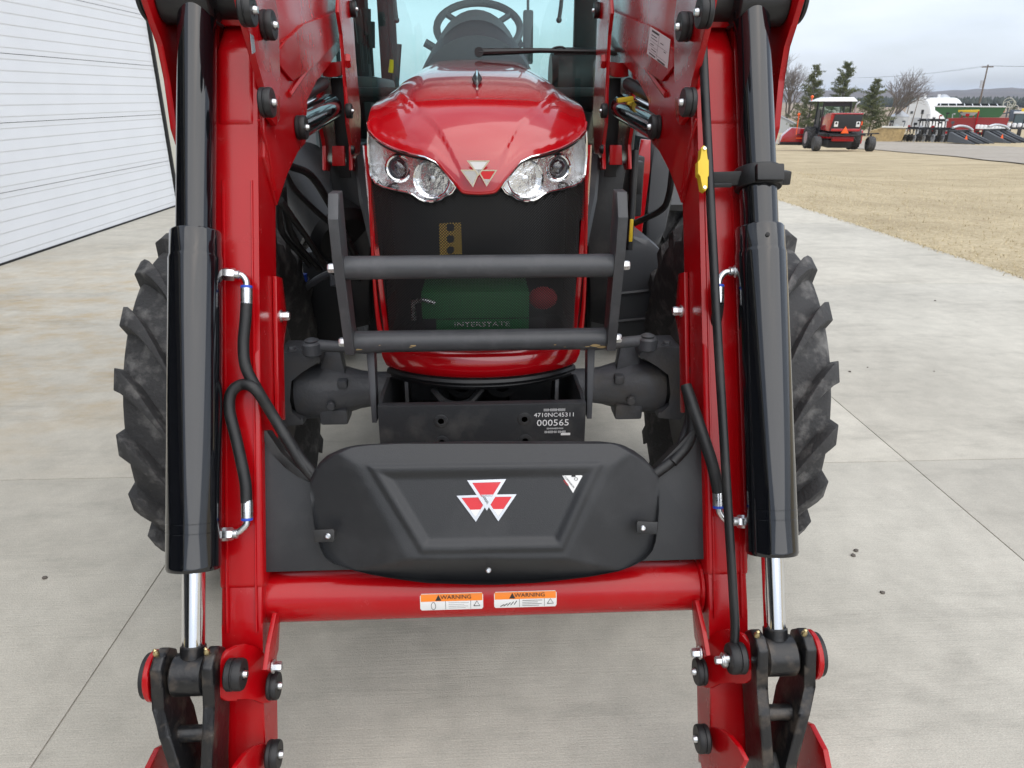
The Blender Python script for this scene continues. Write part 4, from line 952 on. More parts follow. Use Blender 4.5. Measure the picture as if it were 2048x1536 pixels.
for u0, u1, vt, vb, first in ((840, 966, 1188, 1219, True), (988, 1113, 1184, 1214, False)):
    x0, at = on_tube(u0, vt); x1, _ = on_tube(u1, vt); _, ab = on_tube((u0 + u1) / 2, vb); x0b, x1b = x0, x1
    wl = tube_patch('warning_label', x0, x1, ab, at, .0004, 'label_white', ct, .003)
    am = lerp(ab, at, .56)
    tube_patch('warning_band', x0 + .0015, x1 - .0015, am, at - .02, .0008, 'orange_print', ct)
    def tp_(x, a, lift=.0016): return Vector((x, cc.y - (TR + lift) * math.cos(a), cc.z + (TR + lift) * math.sin(a)))
    ax_ = (am + at) / 2; ey = Vector((0, math.sin(ax_), math.cos(ax_)))
    ttext('lettering', 'WARNING', .0125, tp_(lerp(x0, x1, .57), ax_, .0022), (1, 0, 0), ey, 'black_print', parent=ct, sx=1.15)
    b = B(); cx_ = lerp(x0, x1, .29); b.add([tp_(cx_ - .007, am + .03, .0014), tp_(cx_ + .007, am + .03, .0014), tp_(cx_, at - .05, .0014)], [(0, 1, 2)]); lp('alert_mark', b, 'black_print', ct)
    for fx in (.40, .80): tube_patch('label_rule', lerp(x0, x1, fx), lerp(x0, x1, fx) + .0008, ab + .03, am, .0008, 'black_print', ct)
    for k in range(4):
        a = lerp(ab, am, .2 + .2 * k); tube_patch('label_line', lerp(x0, x1, .45), lerp(x0, x1, (.72, .76, .70, .77)[k]), a, a + .018, .0008, 'black_print' if not first else 'silver_print', ct)
    cx_ = lerp(x0, x1, .9); q0, q1 = lerp(ab, am, .42), lerp(ab, am, .95)
    b = B(); tube(b, [tp_(cx_ - .007, q0, .001), tp_(cx_ + .007, q0, .001), tp_(cx_, q1, .001), tp_(cx_ - .007, q0, .001)], .0007, 5); lp('alert_triangle', b, 'black_print', ct)
    if first:
        b = B(); tube(b, [tp_(lerp(x0, x1, .21) + .005 * math.cos(i * .6283), lerp(ab, am, .5) + .16 * math.sin(i * .6283), .001) for i in range(11)], .0005, 5)
    else:
        b = B()
        for k in range(5): tube(b, [tp_(lerp(x0, x1, .10 + .055 * k), lerp(ab, am, .2 + .05 * k), .001), tp_(lerp(x0, x1, .16 + .05 * k), lerp(ab, am, .45 + .09 * k), .001)], .0008, 5)
    lp('pictogram', b, 'black_print', ct)

# ---- backing plate and moulded cover
b = B(); q = [PA(u, v, .028) for u, v in ((507, 1132), (507, 866), (518, 864), (530, 885), (548, 912), (570, 936), (596, 955), (628, 968), (700, 985), (960, 985), (1240, 975), (1312, 945), (1345, 915), (1372, 885), (1390, 862), (1402, 858), (1420, 880), (1428, 1000), (1434, 1105), (1428, 1118), (980, 1132), (518, 1145))]
prism(b, q, NN * .006, .002); bp = lp('backing_plate', b, 'plate_plastic')
for s, pts in ((-1, ((512, 858), (535, 862), (560, 905), (590, 935), (622, 955), (628, 966), (596, 954), (568, 934), (545, 908), (528, 882))), (1, ((1412, 850), (1388, 856), (1362, 885), (1340, 908), (1312, 935), (1312, 948), (1346, 916), (1374, 886), (1394, 862)))):
    b = B(); prism(b, [PA(u, v, .024) for u, v in pts], NN * .04, .002); lp('edge_trim', b, 'black_satin', bp)
cv = lpart('cover')
co_px = [(684, 897), (706, 892), (730, 890), (800, 887), (880, 885), (960, 884), (1040, 883), (1120, 883), (1200, 884), (1226, 886), (1246, 890), (1268, 901), (1288, 916), (1304, 934), (1317, 954), (1319, 985), (1318, 1020), (1315, 1060), (1311, 1085), (1305, 1102), (1292, 1117), (1270, 1130), (1240, 1142), (1190, 1152), (1130, 1160), (1060, 1167), (980, 1170), (910, 1169), (850, 1166), (790, 1158), (740, 1149), (700, 1139), (665, 1127), (650, 1115), (641, 1098), (634, 1075), (628, 1050), (624, 1020), (620, 985), (620, 962), (628, 942), (640, 924), (655, 910)]
def line_d(p, a, c):                                          # signed px distance of p from line a-c (positive to the left going down)
    dx, dy = c[0] - a[0], c[1] - a[1]; return ((p[0] - a[0]) * dy - (p[1] - a[1]) * dx) / math.hypot(dx, dy)
def smin(vals, k=.0014):
    return -k * math.log(sum(math.exp(-x / k) for x in vals))
lft = co_px[28:] + co_px[:1]
def edge_u(v, right):
    best = None; n_ = len(co_px)
    for i in range(n_):
        (u0, v0), (u1, v1) = co_px[i], co_px[(i + 1) % n_]
        if (v0 - v) * (v1 - v) <= 0 and v0 != v1:
            u_ = u0 + (u1 - u0) * (v - v0) / (v1 - v0)
            if best is None or (u_ > best if right else u_ < best): best = u_
    return best
def trap_d(u, v, d):
    """px distance inside the inverted trapezoid (negative outside)"""
    A, Bq, C, D = (735, 931), (1207, 924), (1126, 1101), (842, 1106)
    return min(-line_d((u, v), A, Bq), -line_d((u, v), Bq, C), -line_d((u, v), C, D), -line_d((u, v), D, A))
def cover_h(u, v):
    eu0, eu1 = edge_u(v, False), edge_u(v, True)
    e_side = min(u - eu0, eu1 - u)
    h = smin([.046, .046 - .00042 * -line_d((u, v), (693, 900), (822, 1132)), .046 - .00042 * line_d((u, v), (1243, 893), (1128, 1126)),
              .050 - .00034 * max(0, 940 - v) , .046 - .0016 * (v - lerp(1118, 1126, abs(u - 969) / 300) + 18 * (abs(u - 969) / 330) ** 2),
              .012 + .0018 * e_side])
    t = trap_d(u, v, 0)
    return h + .0045 * sst(-2, 4, t) - .0085 * sst(10, 30, t)
b = B(); NR, NC = 84, 150; vs = []
for j in range(NR + 1):
    t = j / NR; v = lerp(884.2, 1169.6, t)
    u0, u1 = edge_u(v, False), edge_u(v, True)
    for i in range(NC + 1):
        u = lerp(u0, u1, i / NC); edge = min(i, NC - i, 99) == 0 or j in (0, NR)
        hh = cover_h(u, v) if not edge else .004
        vs.append(PA(u, v, -hh))
fs = [(j * (NC + 1) + i, j * (NC + 1) + i + 1, (j + 1) * (NC + 1) + i + 1, (j + 1) * (NC + 1) + i) for j in range(NR) for i in range(NC)]
border = [i for i in range(NC + 1)] + [j * (NC + 1) + NC for j in range(1, NR + 1)] + [NR * (NC + 1) + i for i in range(NC - 1, -1, -1)] + [j * (NC + 1) for j in range(NR - 1, 0, -1)]
o0 = len(vs)
for q_ in border: vs.append(vs[q_] + NN * .035)
nbd = len(border)
fs += [(border[i], border[(i + 1) % nbd], o0 + (i + 1) % nbd, o0 + i) for i in range(nbd)]
b.add(vs, fs); lp('shell', b, 'plastic', cv, ang=50)
for u, v in ((656, 1072), (1286, 1056), (977, 1140)):
    big = v < 1100
    if big:
        sg = -1 if u < 900 else 1
        b = B(); prism(b, [PA(u + sg * dx, v + dy, -.034) for dx, dy in ((30, -12), (-10, -14), (-13, -10), (-13, 8), (-9, 12), (28, 13))], NN * .01, .002); lp('screw_pocket', b, 'black_satin', cv)
    b = B(); p = PA(u, v, -.034 if big else -.030); lathe(b, [(.006, 0), (.006, .003), (.004, .005), (.0025, .005), (.002, .003), (0, .003)], p, -NN, 16); lp('cover_screw', b, 'zinc', cv)
# emblem: three triangles
def tri_emblem(parent, T, fn, lift, fills, frame_m, w):
    """T: list of triangles in pixels; fn(u,v,lift) -> point"""
    for k, tri in enumerate(T):
        cu = sum(p[0] for p in tri) / 3; cvv = sum(p[1] for p in tri) / 3
        inn = [(cu + (p[0] - cu) * w, cvv + (p[1] - cvv) * w) for p in tri]
        b = B(); o = [fn(*p, lift + .0006 * k) for p in tri]; o2 = [fn(*p, lift + .0006 * k) for p in inn]; back = [fn(*p, -.002) for p in tri]
        b.add(o + o2 + back, [(i, (i + 1) % 3, 3 + (i + 1) % 3, 3 + i) for i in range(3)] + [(i, (i + 1) % 3, 6 + (i + 1) % 3, 6 + i) for i in range(3)]); tp('emblem_frame', b, frame_m, parent, ang=20)
        a, c, d = inn                                        # two top corners, bottom tip
        t = .62; m1 = (lerp(a[0], d[0], t), lerp(a[1], d[1], t)); m2 = (lerp(c[0], d[0], t), lerp(c[1], d[1], t)); lo = lift + .0006 * k - .0006
        b = B(); b.add([fn(*p, lo) for p in (a, c, m2, m1)], [(0, 1, 2, 3)]); tp('emblem_fill', b, fills[k][0], parent)
        b = B(); b.add([fn(*p, lo) for p in (m1, m2, d)], [(0, 1, 2)]); tp('emblem_fill', b, fills[k][1], parent)
def cov(u, v): return (480 + u * .4883, 820 + v * .4883)
T = [[cov(887, 351), cov(1036, 346), cov(966, 458)], [cov(986, 347), cov(1133, 345), cov(1058, 456)], [cov(930, 288), cov(1090, 283), cov(1011, 412)]]
em = lpart('emblem')
tri_emblem(em, T, lambda u, v, l: PA(u, v, -.0425 - l), .0016, [('red_print', 'label_white'), ('red_print', 'label_white'), ('red_print', 'silver_print')], 'silver_print', .74)
b = B(); prism(b, [PA(u, v, -.0426) for u, v in ((1119, 942), (1171, 941), (1146, 986))], NN * -.0004); dc = lp('decal', b, 'label_white')
b = B(); box(b, PA(1147, 951, -.0436), (.009, .001, .006), rot=Matrix.Rotation(R(-22), 3, 'X')); lp('decal_mark', b, 'black_print', dc)
ttext('lettering', 'FL-COMPANION', .0052, PA(1137, 962, -.0436), Vector((.62, -.30, -.72)), Vector((.78, .24, .57)), 'black_print', parent=dc)
ttext('lettering', 'READY', .0052, PA(1132, 966, -.0436), Vector((.62, -.30, -.72)), Vector((.78, .24, .57)), 'red_print', parent=dc)
ttext('lettering', 'B', .007, PA(1159, 948, -.0436), (1, 0, 0), DD, 'black_print', parent=dc)
b = B(); c = PA(1152, 958, -.0436); tube(b, [c + Vector((1, 0, 0)) * .004 * math.cos(i * .785) + DD * .003 * math.sin(i * .785) for i in range(9)], .0005, 5); lp('decal_mark', b, 'black_print', dc)

# ---- hood badge
T = [[(721 + 0, 0)] * 3]
def hb(u, v): return (720 + u * .2344, 120 + v * .2344)
T = [[hb(856, 936), hb(1030, 936), hb(965, 1086)], [hb(1000, 937), hb(1172, 937), hb(1080, 1080)], [hb(910, 857), hb(1110, 857), hb(1010, 990)]]
be = tpart('badge', hood)
tri_emblem(be, T, lambda u, v, l: PS(u, v, lambda X: 1.815 - l), .003, [('silver_print', 'silver_print'), ('red_print', 'silver_print'), ('label_white', 'silver_print')], 'chrome', .78)

# ---- hoses and fittings
def fitting(side_px, elbow, ferr0, ferr1, n, parent):
    (u0, v0), (u1, v1) = side_px
    p0, p1 = PA(u0, v0, n), PA(u1, v1, n); dx = (p1 - p0)
    b = B(); cyl(b, p0 - dx * .6, p0 + dx * .25, .011, 16); lp('port', b, 'black_satin', parent)
    b = B(); lathe(b, [(.0125, 0), (.0145, .003), (.0145, .022), (.0125, .025)], p0 + dx * .25, dx, 6); lathe(b, [(.0105, .024), (.0105, .034), (.008, .036)], p0 + dx * .25, dx, 16); lp('hex_nut', b, 'zinc', parent)
    b = B(); tube(b, spline([p0 + dx * .25 + dx.normalized() * .03] + [PA(u, v, n) for u, v in elbow] + [PA(*ferr0, n)], 6), .0072, 12); lp('elbow', b, 'zinc', parent)
    b = B(); a, c = PA(*ferr0, n), PA(*ferr1, n); L_ = (c - a).length; lathe(b, [(.010, 0), (.0125, .003), (.0125, L_ - .006), (.0115, L_)], a, c - a, 20); lp('ferrule', b, 'zinc', parent)
    b = B(); lathe(b, [(.0120, -.003), (.0128, .0), (.0120, .003)], a, c - a, 20); lp('ferrule_ring', b, 'blue', parent)
def hose(pts, r=.0125, name='hose'):
    b = B(); tube(b, spline(pts, 8), r, 14); return lp(name, b, 'hose')
hn = -.030
h1 = hose([PA(493, 606, hn), PA(491, 640, hn), PA(487, 690, hn), PA(492, 735, hn), PA(515, 780, hn + .01), PA(550, 838, .0), PA(580, 885, .0), PA(605, 922, .005), PA(640, 960, .01)])
fitting(((441, 547), (466, 549)), ((484, 551), (492, 562)), (493, 574), (493, 612), hn, h1)
h2 = hose([PA(493, 1005, hn), PA(490, 960, hn), PA(473, 880, hn), PA(459, 820, hn), PA(463, 785, hn), PA(485, 769, hn), PA(512, 780, hn - .005), PA(545, 830, -.008), PA(575, 880, -.004), PA(605, 928, .004), PA(640, 968, .012)])
fitting(((437, 1069), (462, 1068)), ((480, 1062), (492, 1050)), (494, 1038), (494, 1000), hn, h2)
h3 = hose([PA(1437, 606, hn), PA(1432, 640, .0), PA(1415, 690, .05), PA(1392, 730, .10), PA(1378, 770, .12), PA(1380, 830, .10), PA(1370, 870, .06), PA(1350, 915, .03), PA(1300, 955, .02)])
fitting(((1495, 543), (1470, 543)), ((1450, 545), (1440, 556)), (1437, 572), (1437, 606), hn, h3)
h4 = hose([PA(1437, 985, hn), PA(1425, 930, hn), PA(1402, 860, -.02), PA(1385, 810, .0), PA(1372, 772, .02)], .0135)
fitting(((1502, 1044), (1478, 1043)), ((1452, 1040), (1440, 1026)), (1437, 1014), (1436, 980), hn, h4)
text_dir = None
h5 = hose([PA(1345, 925, .02), PA(1375, 890, .03), PA(1385, 850, .04), PA(1372, 770, .06)], .012)
# level rod running down the boom
nr = -.075
lr = lpart('level_rod'); b = B(); tube(b, spline([PA(1400, -40, nr), PA(1406, 100, nr), PA(1416, 300, nr), PA(1425, 480, nr), PA(1434, 650, nr), PA(1446, 850, nr), PA(1458, 1050, nr), PA(1466, 1180, nr), PA(1470, 1260, nr), PA(1466, 1300, nr), PA(1456, 1322, nr)], 6), .0098, 14); lp('rod', b, 'black_satin', lr)
p = PA(1456, 1320, nr); b = B(); lathe(b, [(.016, -.012), (.016, -.004), (.009, -.004), (.009, .012)], p, (1, 0, 0), 16); cyl(b, p, p + Vector((.05, 0, 0)), .008, 12); hexbolt(b, p - Vector((.012, 0, 0)), (-1, 0, 0), .009, .016); lp('rod_bolt', b, 'zinc', lr)
# yellow indicator and clamp on the right cylinder
b = B()
q = [PA(u, v, nr - .012) for u, v in ((1402, 296), (1408, 290), (1414, 296), (1414, 318), (1418, 320), (1418, 352), (1414, 354), (1416, 374), (1411, 382), (1404, 378), (1402, 352), (1396, 348), (1396, 322), (1402, 318))]
prism(b, q, NN * .022, .0015); ind = lp('indicator', b, 'yellow')
for v in (297, 375): b = B(); lathe(b, [(.0035, 0), (.0035, .003), (0, .003)], PA(1409, v, nr - .013), -NN, 12); lp('indicator_screw', b, 'zinc', ind)
cl_ = lpart('rod_clamp'); pc = at_v(Vector((.625, 1.213, .487)), Vector((.620, 1.812, 1.806)), 358); axd = (Vector((.620, 1.812, 1.806)) - Vector((.625, 1.213, .487))).normalized()
b = B(); lathe(b, [(.0425, -.022), (.050, -.022), (.052, -.018), (.052, .018), (.050, .022), (.0425, .022)], pc, axd, 32); box(b, pc + Vector((.006, -.048, .018)), (.06, .02, .036), rot=Matrix.Rotation(R(-22), 3, 'X'), bev=.004); box(b, pc + Vector((.056, -.01, .004)), (.02, .03, .03), bev=.004); lp('clamp_ring', b, 'black_satin', cl_)
b = B(); p0 = PA(1412, 356, nr + .012); p1 = pc + Vector((-.035, -.02, .004)); prism(b, [p0 + Vector((0, 0, -.013)), p0 + Vector((0, 0, .013)), p1 + Vector((0, 0, .016)), p1 + Vector((0, 0, -.016))], NN * .012, .002); box(b, PA(1440, 370, nr + .02), (.05, .012, .010), bev=.002); lp('clamp_arm', b, 'black_satin', cl_)
b = B(); p = at_v(Vector((.625, 1.213, .487)), Vector((.620, 1.812, 1.806)), 480); lathe(b, [(.0, .0), (.004, .0), (.005, .001), (.003, .002)], p + Vector((-.004, -.0525 * .93, .021)), -NN, 10); lp('set_screw', b, 'black_print', cl_)
# rating label on the right boom
b = B(); q = [PX(u, v, .4852) for u, v in ((1301, 53), (1341, 79), (1335, 137), (1294, 107))]
prism(b, q, (-.0006, 0, 0)); rl = lp('rating_label', b, 'label_white')
e0 = (q[1] - q[0]); e3 = (q[3] - q[0])
def on_l(a, c): return q[0] + e0 * a + e3 * c + Vector((-.0008, 0, 0))
b = B()
for a0, a1, c0_, c1_ in ((.12, .48, .06, .13), (.12, .4, .22, .25), (.12, .45, .33, .355), (.06, .95, .45, .46), (.06, .5, .62, .63), (.06, .95, .80, .81), (.5, .51, .06, .95), (.12, .3, .54, .57), (.2, .45, .70, .73), (.6, .75, .3, .33), (.8, .9, .5, .53), (.12, .45, .88, .93), (.56, .93, .88, .94)):
    b.add([on_l(a0, c0_), on_l(a1, c0_), on_l(a1, c1_), on_l(a0, c1_)], [(0, 1, 2, 3)])
lp('label_print', b, 'black_print', rl)
b = B(); p = [mir(PX(u, v, -.4635), -1) for u, v in ((500, 67), (507, 72), (511, 104), (504, 108))]; prism(b, p, (.0006, 0, 0)); lp('reflector_decal', b, 'silver_print')

# ================================================================ BACKGROUND YARD
def spot(u, v, lift=0.0):
    """ground point under a pixel, metres per photo pixel there, and the heading that faces away from the camera"""
    p = PG(u, v); d = p - O_
    fwd = Vector((syw * cp, cyw * cp, -sp)); return p + Vector((0, 0, lift)), d.dot(fwd) / FPX, -math.atan2(d.x, d.y)
def bgw(parent, x, y, r, w, name='wheel', lug=True, axis='X'):
    b = B(); tr_ = B(); e = part(name, parent); e.location = (x, y, r)
    if lug: o = obj('tyre', tyre_mesh(r, w, r * .52, 16, r * .06, 32), 'rubber', e)
    else:
        lathe(b, [(r * .55, -w * .45), (r * .9, -w * .5), (r, -w * .3), (r, w * .3), (r * .9, w * .5), (r * .55, w * .45)], (0, 0, 0), (1, 0, 0), 28); obj('tyre', b, 'rubber', e)
    b = B(); lathe(b, [(r * .56, -w * .44), (r * .5, -w * .3), (r * .2, -w * .15), (r * .2, w * .15), (r * .5, w * .3), (r * .56, w * .44)], (0, 0, 0), (1, 0, 0), 24); obj('rim', b, 'bin_steel', e); return e

# ---- red windrower seen from behind
p, mpp, rz = spot(1680, 303); k = mpp / .0325
sw = thing('windrower', 'red self-propelled windrower with white cab roof parked on the lawn', 'windrower', p, R(-9)); sw.scale = (k, k, k)
bgw(sw, -1.55, 0, .47, .42, 'caster_wheel', False); bgw(sw, 1.80, 0, .47, .42, 'caster_wheel', False); bgw(sw, -1.35, 2.7, .72, .55, 'drive_wheel'); bgw(sw, 1.30, 1.9, .72, .6, 'drive_wheel')
b = B(); box(b, (0, 1.6, 1.02), (2.2, 3.4, .22), bev=.03); box(b, (0, .2, 1.05), (2.9, .25, .16), bev=.03); box(b, (0, -.15, 1.0), (1.9, .7, .12), bev=.03); box(b, (0, 1.2, .45), (1.5, 1.8, .5), bev=.05)
for x in (-1.55, 1.80): tube(b, [(x - .0, .15, 1.05), (x, .1, .8), (x + (.28 if x > 0 else -.28) * -1, .0, .75), (x + (.28 if x > 0 else -.28) * -1, 0, .47)], .06, 8)
for x in (-1.35, 1.30): box(b, (x * .8, 2.4, .85), (.3, .35, .5), bev=.03)
tube(b, [(1.45, .2, 1.08), (2.2, -.1, 1.12)], .045, 6); obj('chassis', b, 'black_satin', sw)
b = B(); prism(b, [(-.95, -.35, 1.25), (.85, -.35, 1.25), (.95, -.4, 2.25), (-.75, -.4, 2.28)], (0, .06, 0), .02); obj('engine_grille', b, 'cab_black', sw)
b = B(); prismX(b, [(-.28, 1.25), (1.75, 1.25), (1.75, 2.05), (.6, 2.30), (-.33, 2.36), (-.33, 2.28)], -.98, .95, .05); box(b, (0, -.36, 1.33), (1.75, .05, .16), bev=.02); box(b, (0.02, -.36, 2.31), (1.85, .1, .08), bev=.03); obj('hood', b, 'red_gloss', sw)
b = B(); box(b, (.0, -.1, .78), (1.35, .25, .30), bev=.05); obj('rear_shield', b, 'red_paint', sw)
for x in (-.62, .72): b = B(); box(b, (x, -.39, 1.68), (.24, .03, .32), bev=.02); o = obj('lamp', b, 'label_white', sw); b = B(); sphere(b, (x, -.41, 1.74), .07, 10, 6, sc=(1, .4, 1)); obj('lamp_lens', b, 'dark_void', o)
b = B(); prism(b, [(-.02 - .25, -.43, 1.13), (-.02 + .25, -.43, 1.13), (-.02, -.43, 1.56)], (0, .02, 0), .005); obj('slow_vehicle_sign', b, 'smv_orange', sw)
b = B(); prism(b, [(.98, -.2, 1.62), (1.05, -.2, 1.62), (1.05, -.2, 1.85), (.98, -.2, 1.85)], (0, .02, 0)); obj('marker', b, 'smv_orange', sw)
cb = part('cab', sw); b = B()
for x in (-.98, .82):
    for y in (1.8, 3.2): tube(b, [(x, y, 1.2), (x * .95, y, 3.0)], .06, 6)
box(b, (-.08, 2.5, 1.35), (1.85, 1.4, .4)); box(b, (-.08, 1.82, 2.85), (1.75, .08, .26)); box(b, (-1.02, 2.3, 1.9), (.06, .6, 1.2)); obj('frame', b, 'cab_black', cb)
b = B(); prism(b, [(-1.55, 1.5, 3.02), (1.1, 1.45, 3.02), (.85, 1.6, 3.28), (-.75, 1.6, 3.28), (-1.1, 1.55, 3.12)], (0, 2.0, 0), .04); obj('roof', b, 'white_tin', cb)
b = B(); b.add([(-.93, 1.8, 1.5), (.78, 1.8, 1.5), (.78, 1.8, 2.9), (-.93, 1.8, 2.9)], [(0, 1, 2, 3)]); b.add([(-.93, 3.2, 1.5), (.78, 3.2, 1.5), (.78, 3.2, 2.9), (-.93, 3.2, 2.9)], [(0, 1, 2, 3)]); obj('glass', b, 'rear_glass', cb)
b = B(); tube(b, spline([(.95, 1.4, 2.3), (.95, 1.3, 2.8), (1.15, 1.3, 3.0)], 4), .05, 8); obj('exhaust', b, 'silver_tape', sw)
for x, z in ((-1.6, 3.3), (-2.3, 2.2)):
    b = B(); tube(b, [(x, 2.4, .9 if z < 3 else 3.05), (x, 2.4, z)], .03, 6); sphere(b, (x, 2.4, z), .1, 10, 6); obj('beacon', b, 'smv_orange', sw)
hd = part('header', sw); b = B(); prism(b, [(-3.0, 3.9, .25), (-1.3, 3.7, .25), (-1.3, 3.7, 1.25), (-2.3, 3.8, 1.30), (-2.85, 3.9, .75)], (.2, 1.5, 0), .04); box(b, (0.6, 4.6, .7), (4.0, 1.0, .9), bev=.05); obj('housing', b, 'red_gloss', hd)
b = B(); box(b, (-2.2, 3.75, .30), (1.6, .3, .12)); tube(b, [(-3.1, 3.9, .2), (-1.2, 3.6, .2)], .05, 6); box(b, (-1.75, 3.66, .85), (.5, .02, .06)); obj('skid', b, 'black_satin', hd)
b = B(); box(b, (-1.75, 3.65, .62), (.45, .02, .08)); obj('reflector', b, 'smv_orange', hd)

# ---- trees
def bare_tree(name, u, v, hpx, label, seed, lean=0.0, spread=1.0, depth=6):
    p, mpp, rz = spot(u, v); H_ = hpx * mpp; rnd = random.Random(seed)
    t = thing(name, label, 'tree', p, 0); bt, bc = B(), B()
    def grow(a, d, ln, r, lv):
        q = a + d * ln; mid = a.lerp(q, .5) + Vector((rnd.uniform(-1, 1), rnd.uniform(-1, 1), 0)) * ln * .05
        tube(bt if lv < 2 else bc, [a, mid, q], [r, r * .85, r * .7], 6 if lv < 3 else 4, caps=False)
        if lv >= depth: return
        nb = 3 if lv < 3 else (3 if rnd.random() < .6 else 2)
        for i in range(nb):
            az = rnd.uniform(0, 6.283); sp_ = (.30 + .35 * rnd.random()) * spread
            x, y, z = frame(d); nd = (z + (x * math.cos(az) + y * math.sin(az)) * sp_ + Vector((lean * .12, 0, .10))).normalized()
            grow(q if i < 2 else a.lerp(q, .7), nd, ln * rnd.uniform(.66, .86), r * .62, lv + 1)
    for i in range(3):
        a = rnd.uniform(0, 6.28) + i * 2.1; grow(Vector((.1 * math.cos(a), .1 * math.sin(a), -.2)), Vector((.28 * spread * math.cos(a) + lean, .28 * spread * math.sin(a), 1)).normalized(), H_ * .27, H_ * .018, 0)
    obj('trunk', bt, 'bark', t); obj('crown', bc, 'twig', t, fixn=False); return t
bare_tree('bare_tree', 1772, 262, 122, 'leafless multi-stemmed tree in front of the white rounded barn', 5, .10, 1.0)
bare_tree('bare_tree', 1560, 262, 142, 'tall leafless tree beside the grey shed', 9, .05, 1.15)
def conifer(u, v, hpx, label, seed, wide=1.0):
    p, mpp, rz = spot(u, v); H_ = hpx * mpp; rnd = random.Random(seed)
    t = thing('conifer', label, 'tree', p); b = B(); tube(b, [(0, 0, -.2), (.04, 0, H_ * .5), (0, 0, H_)], [H_ * .018, H_ * .012, .02], 8); obj('trunk', b, 'bark', t); b = B(); bt = B()
    z = H_ * .10
    while z < H_ * .985:
        f = 1 - z / H_; Lb = H_ * .27 * wide * (f ** .75) * rnd.uniform(.6, 1.15) + .12
        for i in range(4):
            a = rnd.uniform(0, 6.283); Lq = Lb * rnd.uniform(.55, 1.2); up_ = rnd.uniform(.0, .42) + .25 * (1 - f)
            d = Vector((math.cos(a), math.sin(a), up_)).normalized(); a0 = Vector((0, 0, z)); tube(bt, [a0, a0 + d * Lq], [.025, .008], 4, caps=False)
            nq = int(8 + Lq * 16)
            for j in range(nq):
                s_ = rnd.uniform(.28, 1.05); c = a0 + d * Lq * s_ + Vector((rnd.gauss(0, .10), rnd.gauss(0, .10), rnd.gauss(0, .07))) * (1 + Lq * .25)
                for m_ in range(4):
                    dd = (d + Vector((rnd.gauss(0, .7), rnd.gauss(0, .7), rnd.gauss(.25, .55)))).normalized(); ln = rnd.uniform(.16, .38); w_ = dd.cross(Vector((rnd.gauss(0, 1), rnd.gauss(0, 1), rnd.gauss(0, 1)))).normalized() * rnd.uniform(.022, .05)
                    b.add([c - w_, c + w_, c + dd * ln], [(0, 1, 2)])
        z += H_ * rnd.uniform(.022, .042)
    obj('branches', bt, 'twig', t, fixn=False); obj('crown', b, 'needles', t, fixn=False); return t
conifer(1612, 275, 134, 'tall loose green conifer left of the windrower cab', 21, 1.25)
conifer(1672, 276, 138, 'dark green pointed conifer rising straight behind the windrower cab', 22, 1.45)
conifer(1736, 272, 104, 'pale thin conifer beside the leafless multi-stemmed tree', 23, 1.5)
conifer(2022, 232, 26, 'small dark conifer in the field behind the white tractor', 24, 1.4)

# ---- grey shed, tan bale stack
p, mpp, rz = spot(1556, 266); q = mpp
sh = thing('grey_shed', 'low grey shed with sloping dark roof behind the windrower header', 'shed', p, rz)
b = B(); prism(b, [(-60 * q, 0, 0), (36 * q, 0, 0), (36 * q, 0, 13 * q), (-4 * q, 0, 32 * q), (-60 * q, 0, 20 * q)], (0, 60 * q, 0)); obj('wall', b, 'siding', sh)
b = B(); prism(b, [(-4 * q, -1 * q, 34 * q), (40 * q, -1 * q, 14 * q), (40 * q, -1 * q, 12 * q), (-4 * q, -1 * q, 32 * q)], (0, 62 * q, 0)); prism(b, [(-64 * q, -1 * q, 20 * q), (-4 * q, -1 * q, 32 * q), (-4 * q, -1 * q, 34 * q), (-64 * q, -1 * q, 22 * q)], (0, 62 * q, 0)); obj('roof', b, 'roof_grey', sh)
p, mpp, rz = spot(1774, 284); q = mpp
bs = thing('feed_bunk', 'tan straw bunk with pale top board beside the gravel road', 'bunk', p, rz)
b = B(); prism(b, [(-36 * q, 0, 0), (-12 * q, -6 * q, -1 * q), (26 * q, 10 * q, 2 * q), (30 * q, 12 * q, 25 * q), (-14 * q, -4 * q, 26 * q), (-34 * q, 0, 20 * q)], (0, 30 * q, 0), 1 * q); obj('stack', b, 'tan_bale', bs)
b = B(); prism(b, [(-14 * q, -5 * q, 26.5 * q), (32 * q, 11 * q, 26 * q), (32 * q, 11 * q, 28 * q), (-14 * q, -5 * q, 29 * q)], (0, 32 * q, 0)); obj('top_board', b, 'wall_cream', bs)

# ---- white hoop barn, grain bin, dark bin
p, mpp, rz = spot(1828, 258); q = mpp * 1.18
bn = thing('hoop_barn', 'white barn with rounded arched roof behind the implements', 'barn', p, rz + R(-28))
K = 16; arc = [(22 * math.cos(math.pi * i / K) * q, 0, (14 + 34 * math.sin(math.pi * i / K)) * q) for i in range(K + 1)]
b = B(); prism(b, [(22 * q, 0, 0)] + arc + [(-22 * q, 0, 0)], (0, 1 * q, 0)); obj('end_wall', b, 'white_tin', bn)
b = B(); prism(b, [(23 * q, 0, 0)] + [(x * 1.05, 0, z * 1.03) for x, y, z in arc] + [(-23 * q, 0, 0)], (0, 110 * q, 0)); o = obj('roof', b, 'white_tin', bn); o.location.y = 1.2 * q
for y in (15, 60): b = B(); cyl(b, (0, y * q, 48 * q), (0, y * q, 55 * q), 2.2 * q, 10); obj('roof_vent', b, 'white_tin', bn)
b = B(); box(b, (0, -.5 * q, 9 * q), (14 * q, 1 * q, 18 * q)); obj('door', b, 'bin_steel', bn)
for x in (-9, 9): b = B(); box(b, (x * q, -.5 * q, 26 * q), (4 * q, 1 * q, 4 * q)); obj('window', b, 'cab_grey', bn)
p, mpp, rz = spot(1794, 262); q = mpp
